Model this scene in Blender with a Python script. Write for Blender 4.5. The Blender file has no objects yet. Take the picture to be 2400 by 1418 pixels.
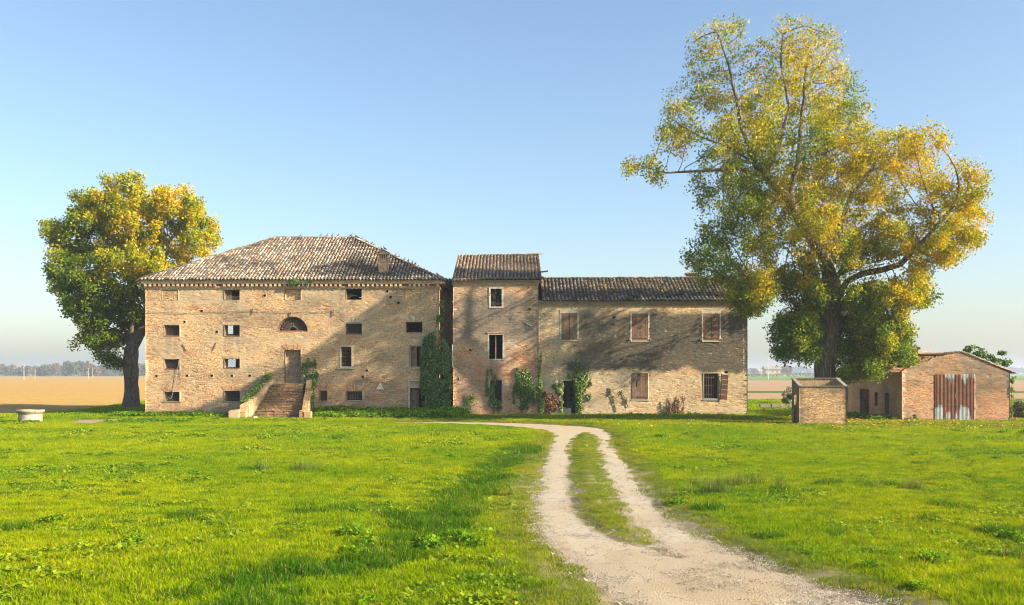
import bpy, math, random
import numpy as np
from mathutils import Vector, Matrix, kdtree
R = math.radians
random.seed(7); RNG = np.random.default_rng(11)
scn = bpy.context.scene
COL = scn.collection
F, HY, H = 2244.0, 875.0, 3.05            # focal length in photo pixels, horizon row, eye height
SUN_A, SUN_E = R(20), R(26)
LD = Vector((-math.cos(SUN_A)*math.cos(SUN_E), math.sin(SUN_A)*math.cos(SUN_E), -math.sin(SUN_E)))   # where the light travels

def P(px, py, Y): return Vector(((px-1200)/F*Y, Y, H+(HY-py)/F*Y))
def GX(px, py):
    Y = F*H/(py-HY); return ((px-1200)/F*Y, Y)

# ------------------------------------------------------------------ noise
def _h(ix, iy, s):
    n = (ix*374761393 + iy*668265263 + s*974634777) & 0xffffffff
    n = ((n ^ (n >> 13))*1274126177) & 0xffffffff
    return ((n ^ (n >> 16)) & 0xffff)/65535.0
def vn(x, y, s=0):
    x = np.asarray(x, float); y = np.asarray(y, float)
    ix = np.floor(x).astype(np.int64); iy = np.floor(y).astype(np.int64)
    fx = x-ix; fy = y-iy; fx = fx*fx*(3-2*fx); fy = fy*fy*(3-2*fy)
    a = _h(ix, iy, s); b = _h(ix+1, iy, s); c = _h(ix, iy+1, s); d = _h(ix+1, iy+1, s)
    return (a+(b-a)*fx)*(1-fy)+(c+(d-c)*fx)*fy
def fbm(x, y, s=0, o=4):
    t = 0; a = .5; w = 0
    for k in range(o):
        t = t+a*vn(np.asarray(x)*2**k, np.asarray(y)*2**k, s+k*17); w += a; a *= .55
    return t/w
def sstep(a, b, x):
    t = np.clip((np.asarray(x, float)-a)/(b-a), 0, 1); return t*t*(3-2*t)

# ------------------------------------------------------------------ object helpers
ROOT = {}
def tag(o, label=None, cat=None, group=None, kind=None):
    if label: o['label'] = label
    if cat: o['category'] = cat
    if group: o['group'] = group
    if kind: o['kind'] = kind
    return o
def empty(name, loc, label=None, cat=None, group=None, rz=0):
    o = bpy.data.objects.new(name, None); COL.objects.link(o)
    o.location = loc; o.rotation_euler = (0, 0, rz); o.empty_display_size = .3
    ROOT[o.name] = Vector(loc) if rz == 0 else Vector((0, 0, 0))
    return tag(o, label, cat, group)
def mesh_obj(name, me, mat, parent=None, loc=None):
    o = bpy.data.objects.new(name, me); COL.objects.link(o)
    if mat: me.materials.append(mat)
    if parent is not None:
        o.parent = parent; off = ROOT.get(parent.name, Vector((0, 0, 0)))
        if off.length > 0: me.transform(Matrix.Translation(-off))
        ROOT[o.name] = off
    elif loc is not None:
        me.transform(Matrix.Translation(-Vector(loc))); o.location = loc
    return o
def np_mesh(name, V, Fc, n=4, cols=None, smooth=False, attrs=None):
    """V (N,3), Fc (M,n) index array; cols (N,3) point colours"""
    V = np.ascontiguousarray(V, dtype=np.float32); Fc = np.ascontiguousarray(Fc, dtype=np.int32)
    me = bpy.data.meshes.new(name)
    me.vertices.add(len(V)); me.vertices.foreach_set('co', V.ravel())
    m = len(Fc)
    me.loops.add(m*n); me.loops.foreach_set('vertex_index', Fc.ravel())
    me.polygons.add(m); me.polygons.foreach_set('loop_start', np.arange(m, dtype=np.int32)*n)
    me.polygons.foreach_set('loop_total', np.full(m, n, np.int32))
    if smooth: me.polygons.foreach_set('use_smooth', np.ones(m, bool))
    if cols is not None:
        a = me.attributes.new('c', 'FLOAT_COLOR', 'POINT')
        c = np.ones((len(V), 4), np.float32); c[:, :3] = cols
        a.data.foreach_set('color', c.ravel())
    me.update(calc_edges=True); me.validate()
    return me

class MB:
    def __init__(s): s.v = []; s.f = []; s.c = []
    def add(s, vs, fs, c=None):
        b = len(s.v); s.v += [tuple(v) for v in vs]; s.f += [tuple(b+i for i in f) for f in fs]
        s.c += [c or (.5, .5, .5)]*len(vs); return s
    def box(s, x0, x1, y0, y1, z0, z1, c=None, j=0):
        r = lambda: random.uniform(-j, j) if j else 0
        vs = [(x+r(), y+r(), z+r()) for z in (z0, z1) for y in (y0, y1) for x in (x0, x1)]
        return s.add(vs, [(0, 2, 3, 1), (4, 5, 7, 6), (0, 1, 5, 4), (2, 6, 7, 3), (0, 4, 6, 2), (1, 3, 7, 5)], c)
    def obox(s, o, ux, uy, uz, c=None, j=0):
        o = Vector(o); r = lambda: Vector([random.uniform(-j, j) for _ in range(3)]) if j else Vector((0, 0, 0))
        vs = [o+ux*a+uy*b+uz*d+r() for d in (0, 1) for b in (0, 1) for a in (0, 1)]
        return s.add(vs, [(0, 2, 3, 1), (4, 5, 7, 6), (0, 1, 5, 4), (2, 6, 7, 3), (0, 4, 6, 2), (1, 3, 7, 5)], c)
    def bar(s, p, q, w, d=None, c=None):
        p = Vector(p); q = Vector(q); t = (q-p); L = t.length; t.normalize()
        a = t.cross(Vector((0, 1, 0)));  a = a.normalized() if a.length > .1 else Vector((1, 0, 0))
        b = t.cross(a).normalized(); d = d or w
        return s.obox(p-a*w/2-b*d/2, a*w, b*d, t*L, c)
    def tube(s, pts, rads, n=6, c=None, cap=True):
        pts = [Vector(p) for p in pts]; rings = []; a = None; base = len(s.v)
        for i, p in enumerate(pts):
            t = (pts[min(i+1, len(pts)-1)]-pts[max(i-1, 0)]).normalized()
            if a is None: a = t.orthogonal().normalized()
            a = (a-t*a.dot(t)); a = a.normalized() if a.length > 1e-6 else t.orthogonal().normalized()
            b = t.cross(a); r = rads[i] if hasattr(rads, '__len__') else rads
            for k in range(n):
                th = 2*math.pi*k/n; s.v.append(tuple(p+(a*math.cos(th)+b*math.sin(th))*r)); s.c.append(c or (.5, .5, .5))
        for i in range(len(pts)-1):
            for k in range(n):
                k2 = (k+1) % n
                s.f.append((base+i*n+k, base+i*n+k2, base+(i+1)*n+k2, base+(i+1)*n+k))
        if cap:
            s.f.append(tuple(base+k for k in range(n))[::-1]); s.f.append(tuple(base+(len(pts)-1)*n+k for k in range(n)))
        return s
    def lathe(s, cx, cy, prof, n=24, c=None, jit=0):
        b = len(s.v)
        for (r, z) in prof:
            for k in range(n):
                th = 2*math.pi*k/n; rr = r*(1+random.uniform(-jit, jit))
                s.v.append((cx+rr*math.cos(th), cy+rr*math.sin(th), z)); s.c.append(c or (.5, .5, .5))
        for i in range(len(prof)-1):
            for k in range(n):
                k2 = (k+1) % n; s.f.append((b+i*n+k, b+i*n+k2, b+(i+1)*n+k2, b+(i+1)*n+k))
        return s
    def build(s, name, mat, parent=None, smooth=False, loc=None, bevel=0):
        me = bpy.data.meshes.new(name); me.from_pydata(s.v, [], s.f)
        a = me.attributes.new('c', 'FLOAT_COLOR', 'POINT')
        c = np.ones((len(s.v), 4), np.float32); c[:, :3] = s.c; a.data.foreach_set('color', c.ravel())
        if smooth: me.polygons.foreach_set('use_smooth', [True]*len(me.polygons))
        me.update()
        o = mesh_obj(name, me, mat, parent, loc)
        if bevel:
            m = o.modifiers.new('edge', 'BEVEL'); m.width = bevel; m.segments = 2; m.limit_method = 'ANGLE'
        return o

# ------------------------------------------------------------------ materials
class NT:
    def __init__(s, name):
        s.m = bpy.data.materials.new(name); s.m.use_nodes = True; s.t = s.m.node_tree
        for n in list(s.t.nodes): s.t.nodes.remove(n)
        s.out = s.n('ShaderNodeOutputMaterial')
    def n(s, t, **k):
        x = s.t.nodes.new(t)
        for a, b in k.items(): setattr(x, a, b)
        return x
    def put(s, sock, v):
        if v is None: return
        if isinstance(v, bpy.types.NodeSocket): s.t.links.new(v, sock)
        elif isinstance(v, (tuple, list)) and len(v) == 3 and sock.type == 'RGBA': sock.default_value = (*v, 1)
        else: sock.default_value = v
    def pos(s): return s.n('ShaderNodeNewGeometry').outputs['Position']
    def attr(s, name='c', out='Color'): return s.n('ShaderNodeAttribute', attribute_name=name).outputs[out]
    def mth(s, op, a, b=None, c=None, clamp=False):
        x = s.n('ShaderNodeMath', operation=op, use_clamp=clamp)
        s.put(x.inputs[0], a); s.put(x.inputs[1], b)
        if c is not None: s.put(x.inputs[2], c)
        return x.outputs[0]
    def vscale(s, v, sc):
        x = s.n('ShaderNodeVectorMath', operation='MULTIPLY'); s.put(x.inputs[0], v); x.inputs[1].default_value = sc; return x.outputs[0]
    def noise(s, v, scale, detail=4, rough=.55, out='Fac'):
        x = s.n('ShaderNodeTexNoise'); s.put(x.inputs['Vector'], v); x.inputs['Scale'].default_value = scale
        x.inputs['Detail'].default_value = detail; x.inputs['Roughness'].default_value = rough; return x.outputs[out]
    def ramp(s, v, pts):
        x = s.n('ShaderNodeValToRGB'); s.put(x.inputs[0], v); e = x.color_ramp.elements
        while len(e) < len(pts): e.new(.5)
        for i, (p, c) in enumerate(pts):
            e[i].position = p; e[i].color = (*c, 1) if isinstance(c, tuple) else (c, c, c, 1)
        return x.outputs[0]
    def mix(s, f, a, b, mode='MIX'):
        x = s.n('ShaderNodeMix', data_type='RGBA', blend_type=mode); s.put(x.inputs[0], f); s.put(x.inputs[6], a); s.put(x.inputs[7], b); return x.outputs[2]
    def sep(s, c):
        x = s.n('ShaderNodeSeparateColor'); s.put(x.inputs[0], c); return x.outputs
    def bump(s, h, strength=.5, dist=.02):
        x = s.n('ShaderNodeBump'); s.put(x.inputs['Height'], h); x.inputs['Strength'].default_value = strength; x.inputs['Distance'].default_value = dist; return x.outputs[0]
    def bsdf(s, color, rough=.9, normal=None, metal=0, spec=.2):
        x = s.n('ShaderNodeBsdfPrincipled'); s.put(x.inputs['Base Color'], color); s.put(x.inputs['Roughness'], rough)
        s.put(x.inputs['Normal'], normal); s.put(x.inputs['Metallic'], metal); x.inputs['Specular IOR Level'].default_value = spec; return x.outputs[0]
    def done(s, sh): s.t.links.new(sh, s.out.inputs[0]); return s.m

def brick_mat(name, c1, c2, mortar, plaster, dark=(.10, .085, .06), bw=.26, bh=.072, tint=(.50, .22, .09), tint_amt=.55, bias=0.0, pf=1.0):
    m = NT(name); p = m.pos()
    sx = m.n('ShaderNodeSeparateXYZ'); m.put(sx.inputs[0], p)
    u = m.mth('ADD', sx.outputs[0], sx.outputs[1])
    wob = m.mth('MULTIPLY', m.mth('SUBTRACT', m.noise(p, .5, 2), .5), .09)
    cb = m.n('ShaderNodeCombineXYZ'); m.put(cb.inputs[0], u); m.put(cb.inputs[1], m.mth('ADD', sx.outputs[2], wob))
    b = m.n('ShaderNodeTexBrick'); m.put(b.inputs['Vector'], cb.outputs[0]); b.inputs['Scale'].default_value = 1
    b.inputs['Brick Width'].default_value = bw; b.inputs['Row Height'].default_value = bh; b.inputs['Mortar Size'].default_value = .010
    b.inputs['Mortar Smooth'].default_value = .4; b.inputs['Bias'].default_value = bias
    m.put(b.inputs['Color1'], c1); m.put(b.inputs['Color2'], c2); m.put(b.inputs['Mortar'], mortar)
    st = m.vscale(p, (.55, .55, 2.6))
    col = b.outputs['Color']
    # whole courses and single bricks turn redder or yellower
    n1 = m.ramp(m.noise(st, 1.3, 6, .62), [(.50, 0.), (.60, 1.)])
    nb = m.ramp(m.noise(m.vscale(cb.outputs[0], (4, 13.8, 1)), 1., 1), [(.5, 0.), (.62, 1.)])
    col = m.mix(m.mth('MULTIPLY', m.mth('MULTIPLY', m.mth('ADD', n1, .25), nb), tint_amt, clamp=True), col, tint)
    nb2 = m.ramp(m.noise(m.vscale(cb.outputs[0], (4.2, 13.8, 1.7)), 1.3, 1), [(.55, 0.), (.66, 1.)])
    col = m.mix(m.mth('MULTIPLY', nb2, .45), col, (.13, .10, .075))
    fine = m.noise(m.vscale(p, (1, 1, 1.6)), 10, 4, .85)
    sk_ = m.ramp(m.noise(m.vscale(p, (1, 1, 3.4)), 5.2, 6, .85), [(.36, .10), (.5, .5), (.64, .95)])
    col = m.mix(.62, col, sk_, 'OVERLAY')
    gap = m.ramp(m.noise(m.vscale(p, (1, 1, 3.5)), 4.4, 4, .8), [(.59, 0.), (.645, 1.)])
    col = m.mix(m.mth('MULTIPLY', gap, .62), col, (.085, .06, .04))
    col = m.mix(.75, col, m.ramp(fine, [(.36, .08), (.5, .5), (.64, .98)]), 'OVERLAY')
    a = m.sep(m.attr())
    col = m.mix(m.mth('MULTIPLY', a[0], .8), col, m.mix(nb, (.42, .14, .055), (.55, .27, .12)))
    pn = m.ramp(m.noise(m.vscale(p, (1, 1, 1.5)), 1.6, 7, .68), [(.49, 0.), (.58, 1.)])
    pl = m.mth('MULTIPLY', m.mth('ADD', m.mth('MULTIPLY', pn, .45*pf), a[1]), .8, clamp=True)
    plc = m.mix(m.noise(p, 5, 5, .7), tuple(x*.72 for x in plaster), plaster)
    col = m.mix(pl, col, plc)
    dn = m.noise(p, 7, 6, .75)
    dk = m.mth('MULTIPLY', a[2], m.ramp(dn, [(.3, .8), (.5, 1.)]), clamp=True)
    col = m.mix(dk, col, m.mix(m.ramp(m.noise(p, 26, 4, .8), [(.4, 0.), (.66, 1.)]), dark, tuple(x*2.3 for x in dark)))
    sp = m.ramp(m.noise(m.vscale(p, (1, 1, 1.9)), 3.3, 4, .7), [(.60, 0.), (.65, 1.)])
    col = m.mix(m.mth('MULTIPLY', sp, .62), col, (.085, .06, .04))
    wp = m.ramp(m.noise(m.vscale(p, (1, 1, 1.7)), 4.1, 4, .75), [(.62, 0.), (.67, 1.)])
    col = m.mix(m.mth('MULTIPLY', wp, .5), col, (.66, .58, .46))
    big = m.noise(m.vscale(p, (1, 1, 1.4)), .45, 5, .65)
    col = m.mix(.5, col, m.ramp(big, [(.36, (.30, .33, .36)), (.5, (.5, .5, .5)), (.64, (.72, .62, .52))]), 'OVERLAY')
    hgt = m.mth('ADD', m.mth('MULTIPLY', m.mth('SUBTRACT', 1., b.outputs['Fac']), m.mth('SUBTRACT', 1., m.mth('MULTIPLY', pl, .7))), m.mth('SUBTRACT', m.mth('MULTIPLY', fine, 1.2), gap))
    return m.done(m.bsdf(col, .95, m.bump(hgt, .5, .014), spec=.1))

def attr_mat(name, mul=1., rough=.9, bumpd=.01, nscale=12, var=.35, spec=.2, dirt=None):
    m = NT(name); p = m.pos(); c = m.attr()
    n = m.noise(p, nscale, 5, .7)
    c = m.mix(var, c, m.ramp(n, [(.3, .15), (.72, 1.)]), 'OVERLAY')
    if dirt: c = m.mix(m.ramp(m.noise(p, nscale*.35, 5, .7), [(.5, 0.), (.62, .75)]), c, dirt)
    return m.done(m.bsdf(c, rough, m.bump(n, .6, bumpd), spec=spec))

def leaf_mat(name, trans=.35, tint=None, gloss=.12):
    m = NT(name); c = m.attr()
    if tint: c = m.mix(1., c, tint, 'MULTIPLY')
    d = m.n('ShaderNodeBsdfDiffuse'); m.put(d.inputs[0], c)
    t = m.n('ShaderNodeBsdfTranslucent'); m.put(t.inputs[0], c)
    g = m.n('ShaderNodeBsdfGlossy'); g.inputs['Roughness'].default_value = .45; g.inputs[0].default_value = (1, 1, 1, 1)
    a = m.n('ShaderNodeMixShader'); a.inputs[0].default_value = trans; m.put(a.inputs[1], d.outputs[0]); m.put(a.inputs[2], t.outputs[0])
    if not gloss: return m.done(a.outputs[0])
    b = m.n('ShaderNodeMixShader'); b.inputs[0].default_value = gloss*.3; m.put(b.inputs[1], a.outputs[0]); m.put(b.inputs[2], g.outputs[0])
    return m.done(b.outputs[0])

def grass_mat():
    m = NT('grass_blades'); p = m.pos(); c = m.attr()
    big = m.noise(p, .16, 4, .6); mid = m.noise(m.vscale(p, (1, 1.3, 0)), 1.6, 5, .75)
    yel = m.ramp(big, [(.38, 0.), (.62, 1.)])
    col = m.mix(yel, (.70, .84, .8), (1.2, 1.07, .75))
    col = m.mix(1., col, m.ramp(mid, [(.34, (.48, .58, .7)), (.5, (.93, .94, .93)), (.66, (1.28, 1.15, 1.))]), 'MULTIPLY')
    c = m.mix(1., c, col, 'MULTIPLY')
    d = m.n('ShaderNodeBsdfDiffuse'); m.put(d.inputs[0], c); t = m.n('ShaderNodeBsdfTranslucent'); m.put(t.inputs[0], c)
    a = m.n('ShaderNodeMixShader'); a.inputs[0].default_value = .42; m.put(a.inputs[1], d.outputs[0]); m.put(a.inputs[2], t.outputs[0])
    return m.done(a.outputs[0])

M = {}
M['brick_main'] = brick_mat('brick_ochre', (.62, .41, .22), (.44, .29, .155), (.52, .40, .26), (.60, .46, .30), dark=(.14, .115, .085))
M['brick_tower'] = brick_mat('brick_worn', (.58, .34, .18), (.42, .27, .155), (.48, .38, .26), (.55, .44, .32), dark=(.14, .12, .095), tint_amt=.75)
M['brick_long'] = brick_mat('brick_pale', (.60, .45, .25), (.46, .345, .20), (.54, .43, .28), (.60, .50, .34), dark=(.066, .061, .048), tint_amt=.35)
M['brick_barn'] = brick_mat('brick_orange', (.52, .255, .105), (.40, .20, .09), (.42, .31, .19), (.38, .31, .24), dark=(.13, .095, .06), tint_amt=.5)
M['brick_hut'] = brick_mat('brick_hut', (.54, .36, .17), (.40, .24, .11), (.46, .36, .23), (.46, .35, .2), dark=(.12, .09, .06), tint_amt=.4, pf=.15)
M['brick_step'] = brick_mat('brick_step', (.38, .20, .125), (.27, .14, .09), (.30, .22, .15), (.3, .22, .15), dark=(.06, .075, .025), pf=.4)
M['inner'] = attr_mat('inner_plaster', nscale=3)
M['tile'] = attr_mat('roof_tile', rough=.95, nscale=14, var=.5, dirt=(.09, .08, .065))
M['tile_dark'] = attr_mat('roof_tile_mossy', rough=.95, nscale=9, var=.55, dirt=(.03, .035, .018))
M['stone'] = attr_mat('weathered_stone', nscale=7, var=.4)
M['wood'] = attr_mat('weathered_wood', nscale=10, var=.6, bumpd=.01, dirt=(.27, .20, .14))
M['iron'] = attr_mat('rusty_iron', rough=.7, nscale=20)
M['rust'] = attr_mat('rusty_sheet', rough=.6, nscale=5, var=.4, spec=.4)
M['leaf'] = leaf_mat('leaves', .38, gloss=.03); M['ivy'] = leaf_mat('ivy_leaves', .2)
M['far_leaf'] = leaf_mat('far_leaves', .15, gloss=0)
M['grass'] = grass_mat()
M['sign'] = attr_mat('painted_metal', rough=.5, nscale=30, var=.15)
M['feather'] = attr_mat('feathers', rough=.7, nscale=60, var=.3)
def bark():
    m = NT('bark'); p = m.pos(); v = m.mix(.16, m.vscale(p, (1, 1, .10)), m.noise(m.vscale(p, (1, 1, .3)), 2.2, 4, .6, 'Color'))
    n = m.noise(v, 9, 6, .7); w = m.n('ShaderNodeTexVoronoi', feature='DISTANCE_TO_EDGE'); m.put(w.inputs['Vector'], v); w.inputs['Scale'].default_value = 13
    cr = m.ramp(w.outputs['Distance'], [(0., 0.), (.22, 1.)])
    c = m.mix(cr, (.12, .09, .065), m.mix(m.ramp(n, [(.35, 0.), (.65, 1.)]), (.14, .105, .075), (.34, .265, .19)))
    c = m.mix(1., c, m.attr(), 'MULTIPLY')
    return m.done(m.bsdf(c, .95, m.bump(m.mth('ADD', cr, n), .9, .05), spec=.1))
M['bark'] = bark()
def ground_mat():
    m = NT('turf'); p = m.pos(); a = m.sep(m.attr())
    n = m.noise(p, .35, 5, .6); f = m.noise(p, 8, 5, .75)
    g = m.mix(n, (.085, .15, .012), (.15, .20, .02)); g = m.mix(m.ramp(f, [(.35, .8), (.7, 0.)]), g, (.07, .10, .012))
    dry = m.mix(m.noise(p, 5, 5, .8), (.26, .19, .10), (.15, .14, .045))
    c = m.mix(m.mth('MULTIPLY', a[0], m.ramp(f, [(.25, 1.), (.7, .6)])), g, dry)
    c = m.mix(a[1], c, m.mix(m.noise(p, 3, 5, .7), (.24, .17, .105), (.46, .37, .26)))
    return m.done(m.bsdf(c, .95, m.bump(f, .8, .05), spec=.05))
M['ground'] = ground_mat()
def road_mat():
    m = NT('gravel_road'); p = m.pos(); a = m.sep(m.attr())
    v = m.n('ShaderNodeTexVoronoi'); m.put(v.inputs['Vector'], p); v.inputs['Scale'].default_value = 30
    f = m.noise(p, 18, 6, .8); n = m.noise(p, .8, 5, .6)
    c = m.mix(n, (.43, .36, .235), (.53, .45, .31))
    c = m.mix(m.ramp(f, [(.32, .75), (.5, 0.)]), c, (.24, .18, .125))
    c = m.mix(m.mth('MULTIPLY', a[0], m.ramp(v.outputs['Color'], [(.25, 0.), (.6, 1.)])), c, (.48, .44, .37))
    c = m.mix(m.mth('MULTIPLY', a[1], .7), c, (.38, .29, .18))
    return m.done(m.bsdf(c, .95, m.bump(m.mth('ADD', f, v.outputs['Distance']), .8, .03), spec=.1))
M['road'] = road_mat()
def field_mat(name, c1, c2, clod=1.5, b=.12, stretch=(.25, 1, 1)):
    m = NT(name); p = m.pos(); f = m.noise(p, clod, 6, .75); n = m.noise(m.vscale(p, stretch), .12, 4, .6)
    c = m.mix(n, c1, c2); c = m.mix(m.ramp(f, [(.38, .5), (.55, 0.)]), c, tuple(x*.55 for x in c1))
    return m.done(m.bsdf(c, .95, m.bump(f, .7, b), spec=.05))
M['field_tan'] = field_mat('ploughed_tan', (.45, .28, .082), (.52, .335, .10), 1.2)
M['field_brown'] = field_mat('ploughed_clods', (.36, .24, .135), (.44, .31, .18), 2.2, .2)
M['field_green'] = field_mat('green_crop', (.13, .24, .03), (.18, .29, .045), 1.)
M['field_pale'] = field_mat('pale_stubble', (.42, .34, .22), (.5, .4, .28), .5)
M['field_dull'] = field_mat('dull_meadow', (.15, .17, .06), (.2, .2, .09), .3)

# ------------------------------------------------------------------ ground, road
ROADL = [(1298, 1016), (1285, 1060), (1270, 1110), (1256, 1160), (1250, 1205), (1262, 1250), (1300, 1290), (1345, 1330), (1410, 1375), (1470, 1418), (1580, 1500)]
ROADR = [(2230, 1500), (2060, 1418), (1950, 1383), (1860, 1352), (1780, 1322), (1690, 1287), (1600, 1240), (1540, 1190), (1495, 1135), (1460, 1080), (1436, 1035), (1424, 1010)]
PATHU = [(1400, 1003), (1330, 998), (1250, 994), (1150, 991), (1050, 990), (930, 990)]
PATHL = [(900, 992), (1050, 994.5), (1150, 998), (1230, 1003), (1275, 1008)]
STRIP = [(1352, 1018), (1340, 1060), (1335, 1110), (1342, 1160), (1356, 1205), (1400, 1243), (1455, 1270), (1500, 1280), (1535, 1278), (1500, 1250), (1462, 1205), (1436, 1150), (1414, 1095), (1402, 1050), (1392, 1018)]
PATCH = [(1515, 1284), (1550, 1302), (1590, 1308), (1575, 1294), (1545, 1284)]
SANDY = [(150, 992), (200, 987), (290, 984), (300, 990), (230, 998), (160, 997)]
def gpoly(pp): return np.array([GX(*q) for q in pp])
road_poly = gpoly(ROADL+ROADR+PATHU+PATHL); strip_poly = gpoly(STRIP); patch_poly = gpoly(PATCH); sandy_poly = gpoly(SANDY)
def sdist(poly, x, y):
    """signed distance to a polygon, negative inside"""
    sh = np.shape(x); x = np.ravel(x); y = np.ravel(y); d = np.full(x.shape, 1e9); ins = np.zeros(x.shape, bool); n = len(poly)
    for i in range(n):
        ax, ay = poly[i]; bx, by = poly[(i+1) % n]; ex, ey = bx-ax, by-ay
        t = np.clip(((x-ax)*ex+(y-ay)*ey)/(ex*ex+ey*ey+1e-12), 0, 1)
        d = np.minimum(d, (x-ax-t*ex)**2+(y-ay-t*ey)**2)
        c = ((ay > y) != (by > y)) & (x < (bx-ax)*(y-ay)/(by-ay+1e-12)+ax); ins ^= c
    d = np.sqrt(d); return np.where(ins, -d, d).reshape(sh)
def road_sd(x, y):
    a = sdist(road_poly, x, y); b = sdist(strip_poly, x, y); c = sdist(patch_poly, x, y)
    return np.maximum(np.maximum(a, -b), -c)          # outside the strip and inside the road
DITCH = gpoly([(600, 1372), (760, 1352), (900, 1325), (1010, 1250), (1090, 1170), (1170, 1090), (1230, 1050)])
def linedist(poly, x, y):
    d = np.full(np.shape(x), 1e9)
    for i in range(len(poly)-1):
        ax, ay = poly[i]; bx, by = poly[i+1]; ex, ey = bx-ax, by-ay
        t = np.clip(((x-ax)*ex+(y-ay)*ey)/(ex*ex+ey*ey+1e-12), 0, 1)
        d = np.minimum(d, np.hypot(x-ax-t*ex, y-ay-t*ey))
    return d
RUT1 = gpoly([(2125, 1035), (2140, 1090), (2165, 1150)]); RUT2 = gpoly([(2205, 1040), (2260, 1090), (2320, 1190)])
def hgt(x, y, sd=None):
    x = np.asarray(x, float); y = np.asarray(y, float)
    if sd is None: sd = road_sd(x, y)
    near = 1-sstep(60, 75, y)
    h = (fbm(x*.12+3, y*.12, 5)-.5)*.22*near*sstep(0, 3, sd)*(1-sstep(46, 60, y)*.7)
    h = h+.10*sstep(-.02, .6, sd)
    h = h+.06*sstep(.02, .3, -sdist(strip_poly, x, y))
    h = h-.15*np.exp(-(linedist(DITCH, x, y)/.8)**2)-.07*np.exp(-(linedist(RUT1, x, y)/.25)**2)-.07*np.exp(-(linedist(RUT2, x, y)/.25)**2)
    return h+(fbm(x*.9, y*.9, 4)-.5)*.05*sstep(.1, .5, -sd)
def axis(fine0, fine1, step, far0, far1):
    a = list(np.arange(fine0, fine1+1e-6, step)); s = step
    v = fine1
    while v < far1: s *= 1.25; v += s; a.append(min(v, far1))
    v = fine0; s = step
    while v > far0: s *= 1.25; v -= s; a.insert(0, max(v, far0))
    return np.array(a)
gx = axis(-36, 36, .25, -5000, 5000); gy = axis(10, 70, .25, -60, 6000)
XX, YY = np.meshgrid(gx, gy); SD = road_sd(XX, YY); ZZ = hgt(XX, YY, SD); ZZG = ZZ
nx = len(gx); ny = len(gy)
idx = np.arange(nx*ny).reshape(ny, nx)
quads = np.stack([idx[:-1, :-1], idx[:-1, 1:], idx[1:, 1:], idx[1:, :-1]], -1).reshape(-1, 4)
dry = np.clip(np.exp(-np.maximum(SD, 0)/.35)*(.55+.9*fbm(XX*.8, YY*.8, 9)), 0, 1)
dry = np.where(-sdist(strip_poly, XX, YY) > 0, .1+.2*fbm(XX, YY, 3), dry)
br = sdist(gpoly([(1200, 1330), (1290, 1295), (1500, 1418), (1560, 1500), (1150, 1500)]), XX, YY)
dry = np.maximum(dry, .7*sstep(.8, -.5, br)*fbm(XX*1.3, YY*1.3, 31))
bare = sstep(.5, -.4, sdist(sandy_poly, XX, YY)+(fbm(XX*.9, YY*1.5, 14)-.5)*2.4)*.9; bare = np.maximum(bare, .6*sstep(.18, -.05, SD))
bare = np.maximum(bare, sstep(.6, .2, np.abs(SD-.35))*sstep(.5, .65, fbm(XX*.7, YY*.7, 41))*.8*(YY < 30))
gme = np_mesh('ground', np.stack([XX, YY, ZZ], -1).reshape(-1, 3), quads, cols=np.stack([dry, bare, bare*0], -1).reshape(-1, 3), smooth=True)
tag(mesh_obj('ground', gme, M['ground']), 'grassy ground around the old brick farmhouse', kind='structure')

rs = .07; rx = np.arange(-9.5, 13.5, rs); ry = np.arange(10, 60, rs)
XX, YY = np.meshgrid(rx, ry); SD = road_sd(XX, YY)
edge = (fbm(XX*1.6, YY*1.6, 21)-.5)*.34+(vn(XX*9, YY*9, 22)-.5)*.16
keepv = SD+edge < .03
ii = np.clip(np.searchsorted(gx, XX)-1, 0, nx-2); jj = np.clip(np.searchsorted(gy, YY)-1, 0, ny-2)
tx = (XX-gx[ii])/(gx[ii+1]-gx[ii]); ty = (YY-gy[jj])/(gy[jj+1]-gy[jj])
Zg_ = ZZG[jj, ii]*(1-tx)*(1-ty)+ZZG[jj, ii+1]*tx*(1-ty)+ZZG[jj+1, ii]*(1-tx)*ty+ZZG[jj+1, ii+1]*tx*ty
Zr = Zg_+.004+sstep(.03, -.22, SD+edge)*(.012+(fbm(XX*9, YY*9, 6)-.5)*.012+.010*fbm(XX*2, YY*2, 4))
idx = np.arange(XX.size).reshape(XX.shape)
q = np.stack([idx[:-1, :-1], idx[:-1, 1:], idx[1:, 1:], idx[1:, :-1]], -1)
kq = (keepv[:-1, :-1] & keepv[:-1, 1:] & keepv[1:, 1:] & keepv[1:, :-1]); q = q[kq]
used = np.unique(q); remap = -np.ones(XX.size, int); remap[used] = np.arange(len(used))
midl = np.exp(-((SD+.75)/.45)**2)*.6*(YY > 20)
grav = np.clip(sstep(-.9, -.1, SD)*.6+sstep(30, 17, YY)*sstep(.42, .6, fbm(XX*.6+9, YY*.6, 77)), 0, 1)
soil = sstep(.48, .62, fbm(XX*.7, YY*.5, 55))*sstep(26, 18, YY)*.8
rme = np_mesh('road', np.stack([XX, YY, Zr], -1).reshape(-1, 3)[used], remap[q], cols=np.stack([grav, soil, soil*0], -1).reshape(-1, 3)[used], smooth=True)
tag(mesh_obj('road', rme, M['road']), 'pale gravel track', kind='structure')

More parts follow.
